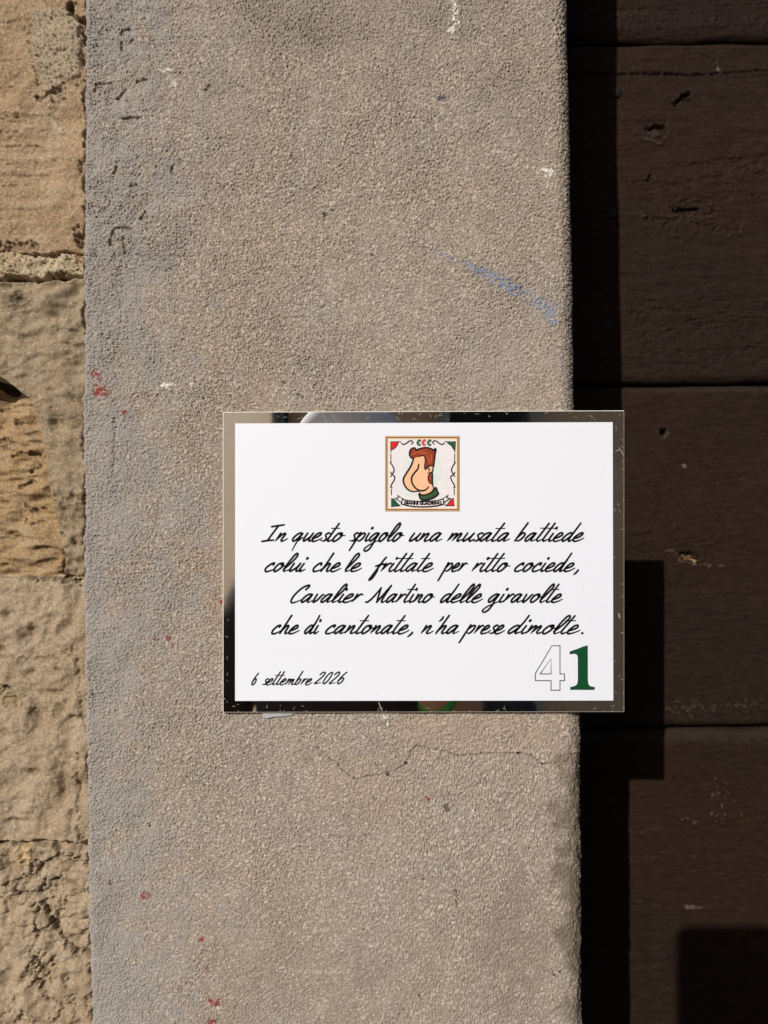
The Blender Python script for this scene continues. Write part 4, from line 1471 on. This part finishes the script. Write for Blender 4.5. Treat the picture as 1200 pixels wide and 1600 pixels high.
def build_person():
    px, py = -.06, -.88
    base = (px, py, 0)
    root = empty('person', base)
    tag(root, 'person in dark jacket and pale blue cap, reflected in the mirror border', 'person')
    flesh = mat_plain('skin', (.50, .27, .18), .5, scale=60, var=.08)
    dark = mat_plain('dark cloth', (.018, .018, .024), .85, scale=80, var=.2)
    jean = mat_plain('navy denim', (.03, .04, .07), .85, scale=90, var=.2)
    shoe = mat_plain('black leather', (.02, .02, .02), .5)
    capm = mat_plain('pale blue cotton', (.78, .84, .92), .8, scale=70, var=.06)
    hairm = mat_plain('brown hair', (.05, .03, .018), .6, scale=90)
    green = mat_plain('green band', (.03, .30, .06), .5)
    n = (px, py + .02, 1.38)
    pel = (px, py, .90, (.15, .10))
    chest = (px, py, 1.20, (.17, .11))
    neckb = (px, py, 1.36, (.07, .06))
    shR, shL = (px + .17, py + .01, 1.325, .055), (px - .18, py, 1.325, .055)
    elR, wrR = (.205, -.70, 1.14, .042), (.062, -.545, 1.262, .030)
    palm = (.022, -.530, 1.345, (.036, .016))
    elL, wrL = (px - .27, py + .02, 1.04, .042), (px - .26, py + .09, .80, .030)
    palL = (px - .255, py + .11, .72, (.036, .018))
    hc = 1.575      # head centre
    chains = [[pel, (px, py, 1.05, (.135, .09)), chest, neckb, (px, py + .01, 1.42, .055), (px, py + .025, 1.47, .068), (px, py + .02, hc, .088), (px, py + .005, 1.63, .076)],
              [chest, shR, elR, wrR, palm], [chest, shL, elL, wrL, palL]]
    for s in (-1, 1):
        chains.append([pel, (px + s * .095, py, .84, .085), (px + s * .10, py + .015, .48, .056), (px + s * .105, py - .01, .09, .038), (px + s * .115, py + .12, .03, (.042, .026))])
    # fingers: right hand closed round the phone's lower edge, left hand relaxed
    for i in range(4):
        z = 1.315 + i * .021
        chains.append([palm, (.030, -.522, z, .010), (.028, -.500, z + .004, .0095), (.004, -.4935, z + .006, .0085), (-.012, -.4945, z + .006, .0075)])
    chains.append([palm, (-.010, -.535, 1.375, .012), (-.030, -.5225, 1.395, .010), (-.045, -.5195, 1.408, .009)])
    for i in range(4):
        x = px - .285 + i * .020
        L = (.075, .088, .092, .080)[i]
        chains.append([palL, (x, py + .125, .668, .010), (x + .004, py + .135, .668 - L * .5, .009), (x + .010, py + .128, .668 - L, .0075)])
    chains.append([palL, (px - .215, py + .135, .70, .012), (px - .205, py + .148, .665, .010), (px - .205, py + .150, .64, .009)])
    body = skin('body', chains, flesh, root, base)
    # facial features
    mb = MB()
    for sx in (-1, 1):
        pass
    bm = bmesh.new()

    def ball(c_, r, s=(1, 1, 1)):
        g = bmesh.ops.create_uvsphere(bm, u_segments=16, v_segments=10, radius=r)
        for v in g['verts']:
            v.co = Vector((v.co.x * s[0] + c_[0] - base[0], v.co.y * s[1] + c_[1] - base[1], v.co.z * s[2] + c_[2]))

    def done(name, mat, parent):
        nonlocal bm
        me = bpy.data.meshes.new(name)
        bm.to_mesh(me)
        bm.free()
        for p in me.polygons:
            p.use_smooth = True
        me.materials.append(mat)
        o = link(name, me, parent, base)
        bm = bmesh.new()
        return o
    fy = py + .105
    ball((px, fy + .002, 1.56), .016, (.8, 1.2, 1.7))
    done('nose', flesh, body)
    for s in (-1, 1):
        ball((px + s * .032, fy - .010, 1.590), .012)
        done('eye', mat_plain('eye', (.12, .09, .07), .2), body)
        ball((px + s * .084, py + .01, 1.567), .03, (.35, .7, 1.1))
        done('ear', flesh, body)
    ball((px, fy - .013, 1.518), .022, (1.1, .4, .32))
    done('mouth', mat_plain('lips', (.36, .13, .11), .5), body)
    # hair at the back, under the cap
    ball((px, py - .012, 1.575), .088, (.97, .95, 1.05))
    done('hair', hairm, root)
    # cap with brim
    bm.free()
    bm = bmesh.new()
    g = bmesh.ops.create_uvsphere(bm, u_segments=32, v_segments=20, radius=.103)
    bmesh.ops.delete(bm, geom=[v for v in bm.verts if v.co.z < .0], context='VERTS')
    for v in bm.verts:
        v.co = Vector((v.co.x + 0, v.co.y * 1.08 + .01, v.co.z * .95 + 1.606))
    cap = done('cap', capm, root)
    cm = cap.modifiers.new('thickness', 'SOLIDIFY')
    cm.thickness = .003
    pts = []
    for i in range(17):
        a = math.pi * i / 16
        pts.append((px + .095 * math.cos(a), py + .06 + .12 * math.sin(a), 1.608 + .012 * math.sin(a) - .012 * abs(math.cos(a)) ** 2))
    mb = MB()
    mb.poly(pts)
    br = mb.build('brim', capm, cap, base)
    br.modifiers.new('thickness', 'SOLIDIFY').thickness = .004
    # clothes
    def grow(p, k):
        r = p[3] if isinstance(p[3], tuple) else (p[3], p[3])
        return (*p[:3], (r[0] + k, r[1] + k))
    cuff = tuple(Vector(elR[:3]).lerp(Vector(wrR[:3]), .72))
    cuffL = tuple(Vector(elL[:3]).lerp(Vector(wrL[:3]), .92))
    skin('jacket', [[grow((px, py, .86, (.15, .10)), .02), grow((px, py, 1.05, (.14, .095)), .025), grow(chest, .022), grow((px, py, 1.375, (.07, .06)), .012)],
                    [grow(chest, .022), grow(shR, .020), grow(elR, .018), (*cuff, .045)], [grow(chest, .022), grow(shL, .020), grow(elL, .018), (*cuffL, .045)]], dark, root, base)
    skin('trousers', [[grow(pel, .008), (px - .095, py, .82, .10), (px - .10, py + .015, .48, .072), (px - .105, py - .005, .10, .055)],
                      [grow(pel, .008), (px + .095, py, .82, .10), (px + .10, py + .015, .48, .072), (px + .105, py - .005, .10, .055)]], jean, root, base)
    for s in (-1, 1):
        skin('shoe', [[(px + s * .105, py - .03, .045, (.045, .045)), (px + s * .108, py + .04, .042, (.045, .042)), (px + s * .115, py + .15, .034, (.046, .034))]], shoe, root, base)
    w0 = Vector(elR[:3]).lerp(Vector(wrR[:3]), .86)
    w1 = Vector(elR[:3]).lerp(Vector(wrR[:3]), .97)
    skin('wristband', [[(*w0, .042), (*w1, .039)]], green, root, base)

    # phone
    x0, x1, z0, z1 = -.0850, .0085, CZ - .150, CZ + .0290
    b = ((x0 + x1) / 2, -.5075, z0)
    bm.free()
    bm = bmesh.new()
    bmesh.ops.create_cube(bm, size=1)
    for v in bm.verts:
        v.co = Vector((v.co.x * (x1 - x0), v.co.y * .009, v.co.z * (z1 - z0) + (z1 - z0) / 2))
    ve = [e for e in bm.edges if abs(e.verts[0].co.y - e.verts[1].co.y) > .005]
    bmesh.ops.bevel(bm, geom=ve, offset=.011, segments=8, profile=.5, affect='EDGES')
    bmesh.ops.bevel(bm, geom=[e for e in bm.edges if abs(e.verts[0].co.y - e.verts[1].co.y) < 1e-5], offset=.0018, segments=3, profile=.5, affect='EDGES')
    me = bpy.data.meshes.new('mobile_phone')
    bm.to_mesh(me)
    bm.free()
    me.materials.append(mat_plain('black phone back', (.012, .012, .014), .25))
    ph = link('mobile_phone', me, None, b)
    tag(ph, 'black mobile phone held up before the plaque, shadowing the door', 'phone')
    lens = mat_plain('lens glass', (.005, .005, .008), .03)
    for dz in (-.022, -.044):
        bm = bmesh.new()
        bmesh.ops.create_cone(bm, segments=32, radius1=.0075, radius2=.0068, depth=.0016, cap_ends=True)
        me = bpy.data.meshes.new('lens')
        bm.to_mesh(me)
        bm.free()
        me.materials.append(lens)
        o = link('lens', me, ph, (-.0035, -.5025, CZ + dz))
        o.rotation_euler = (R(90), 0, 0)


build_person()
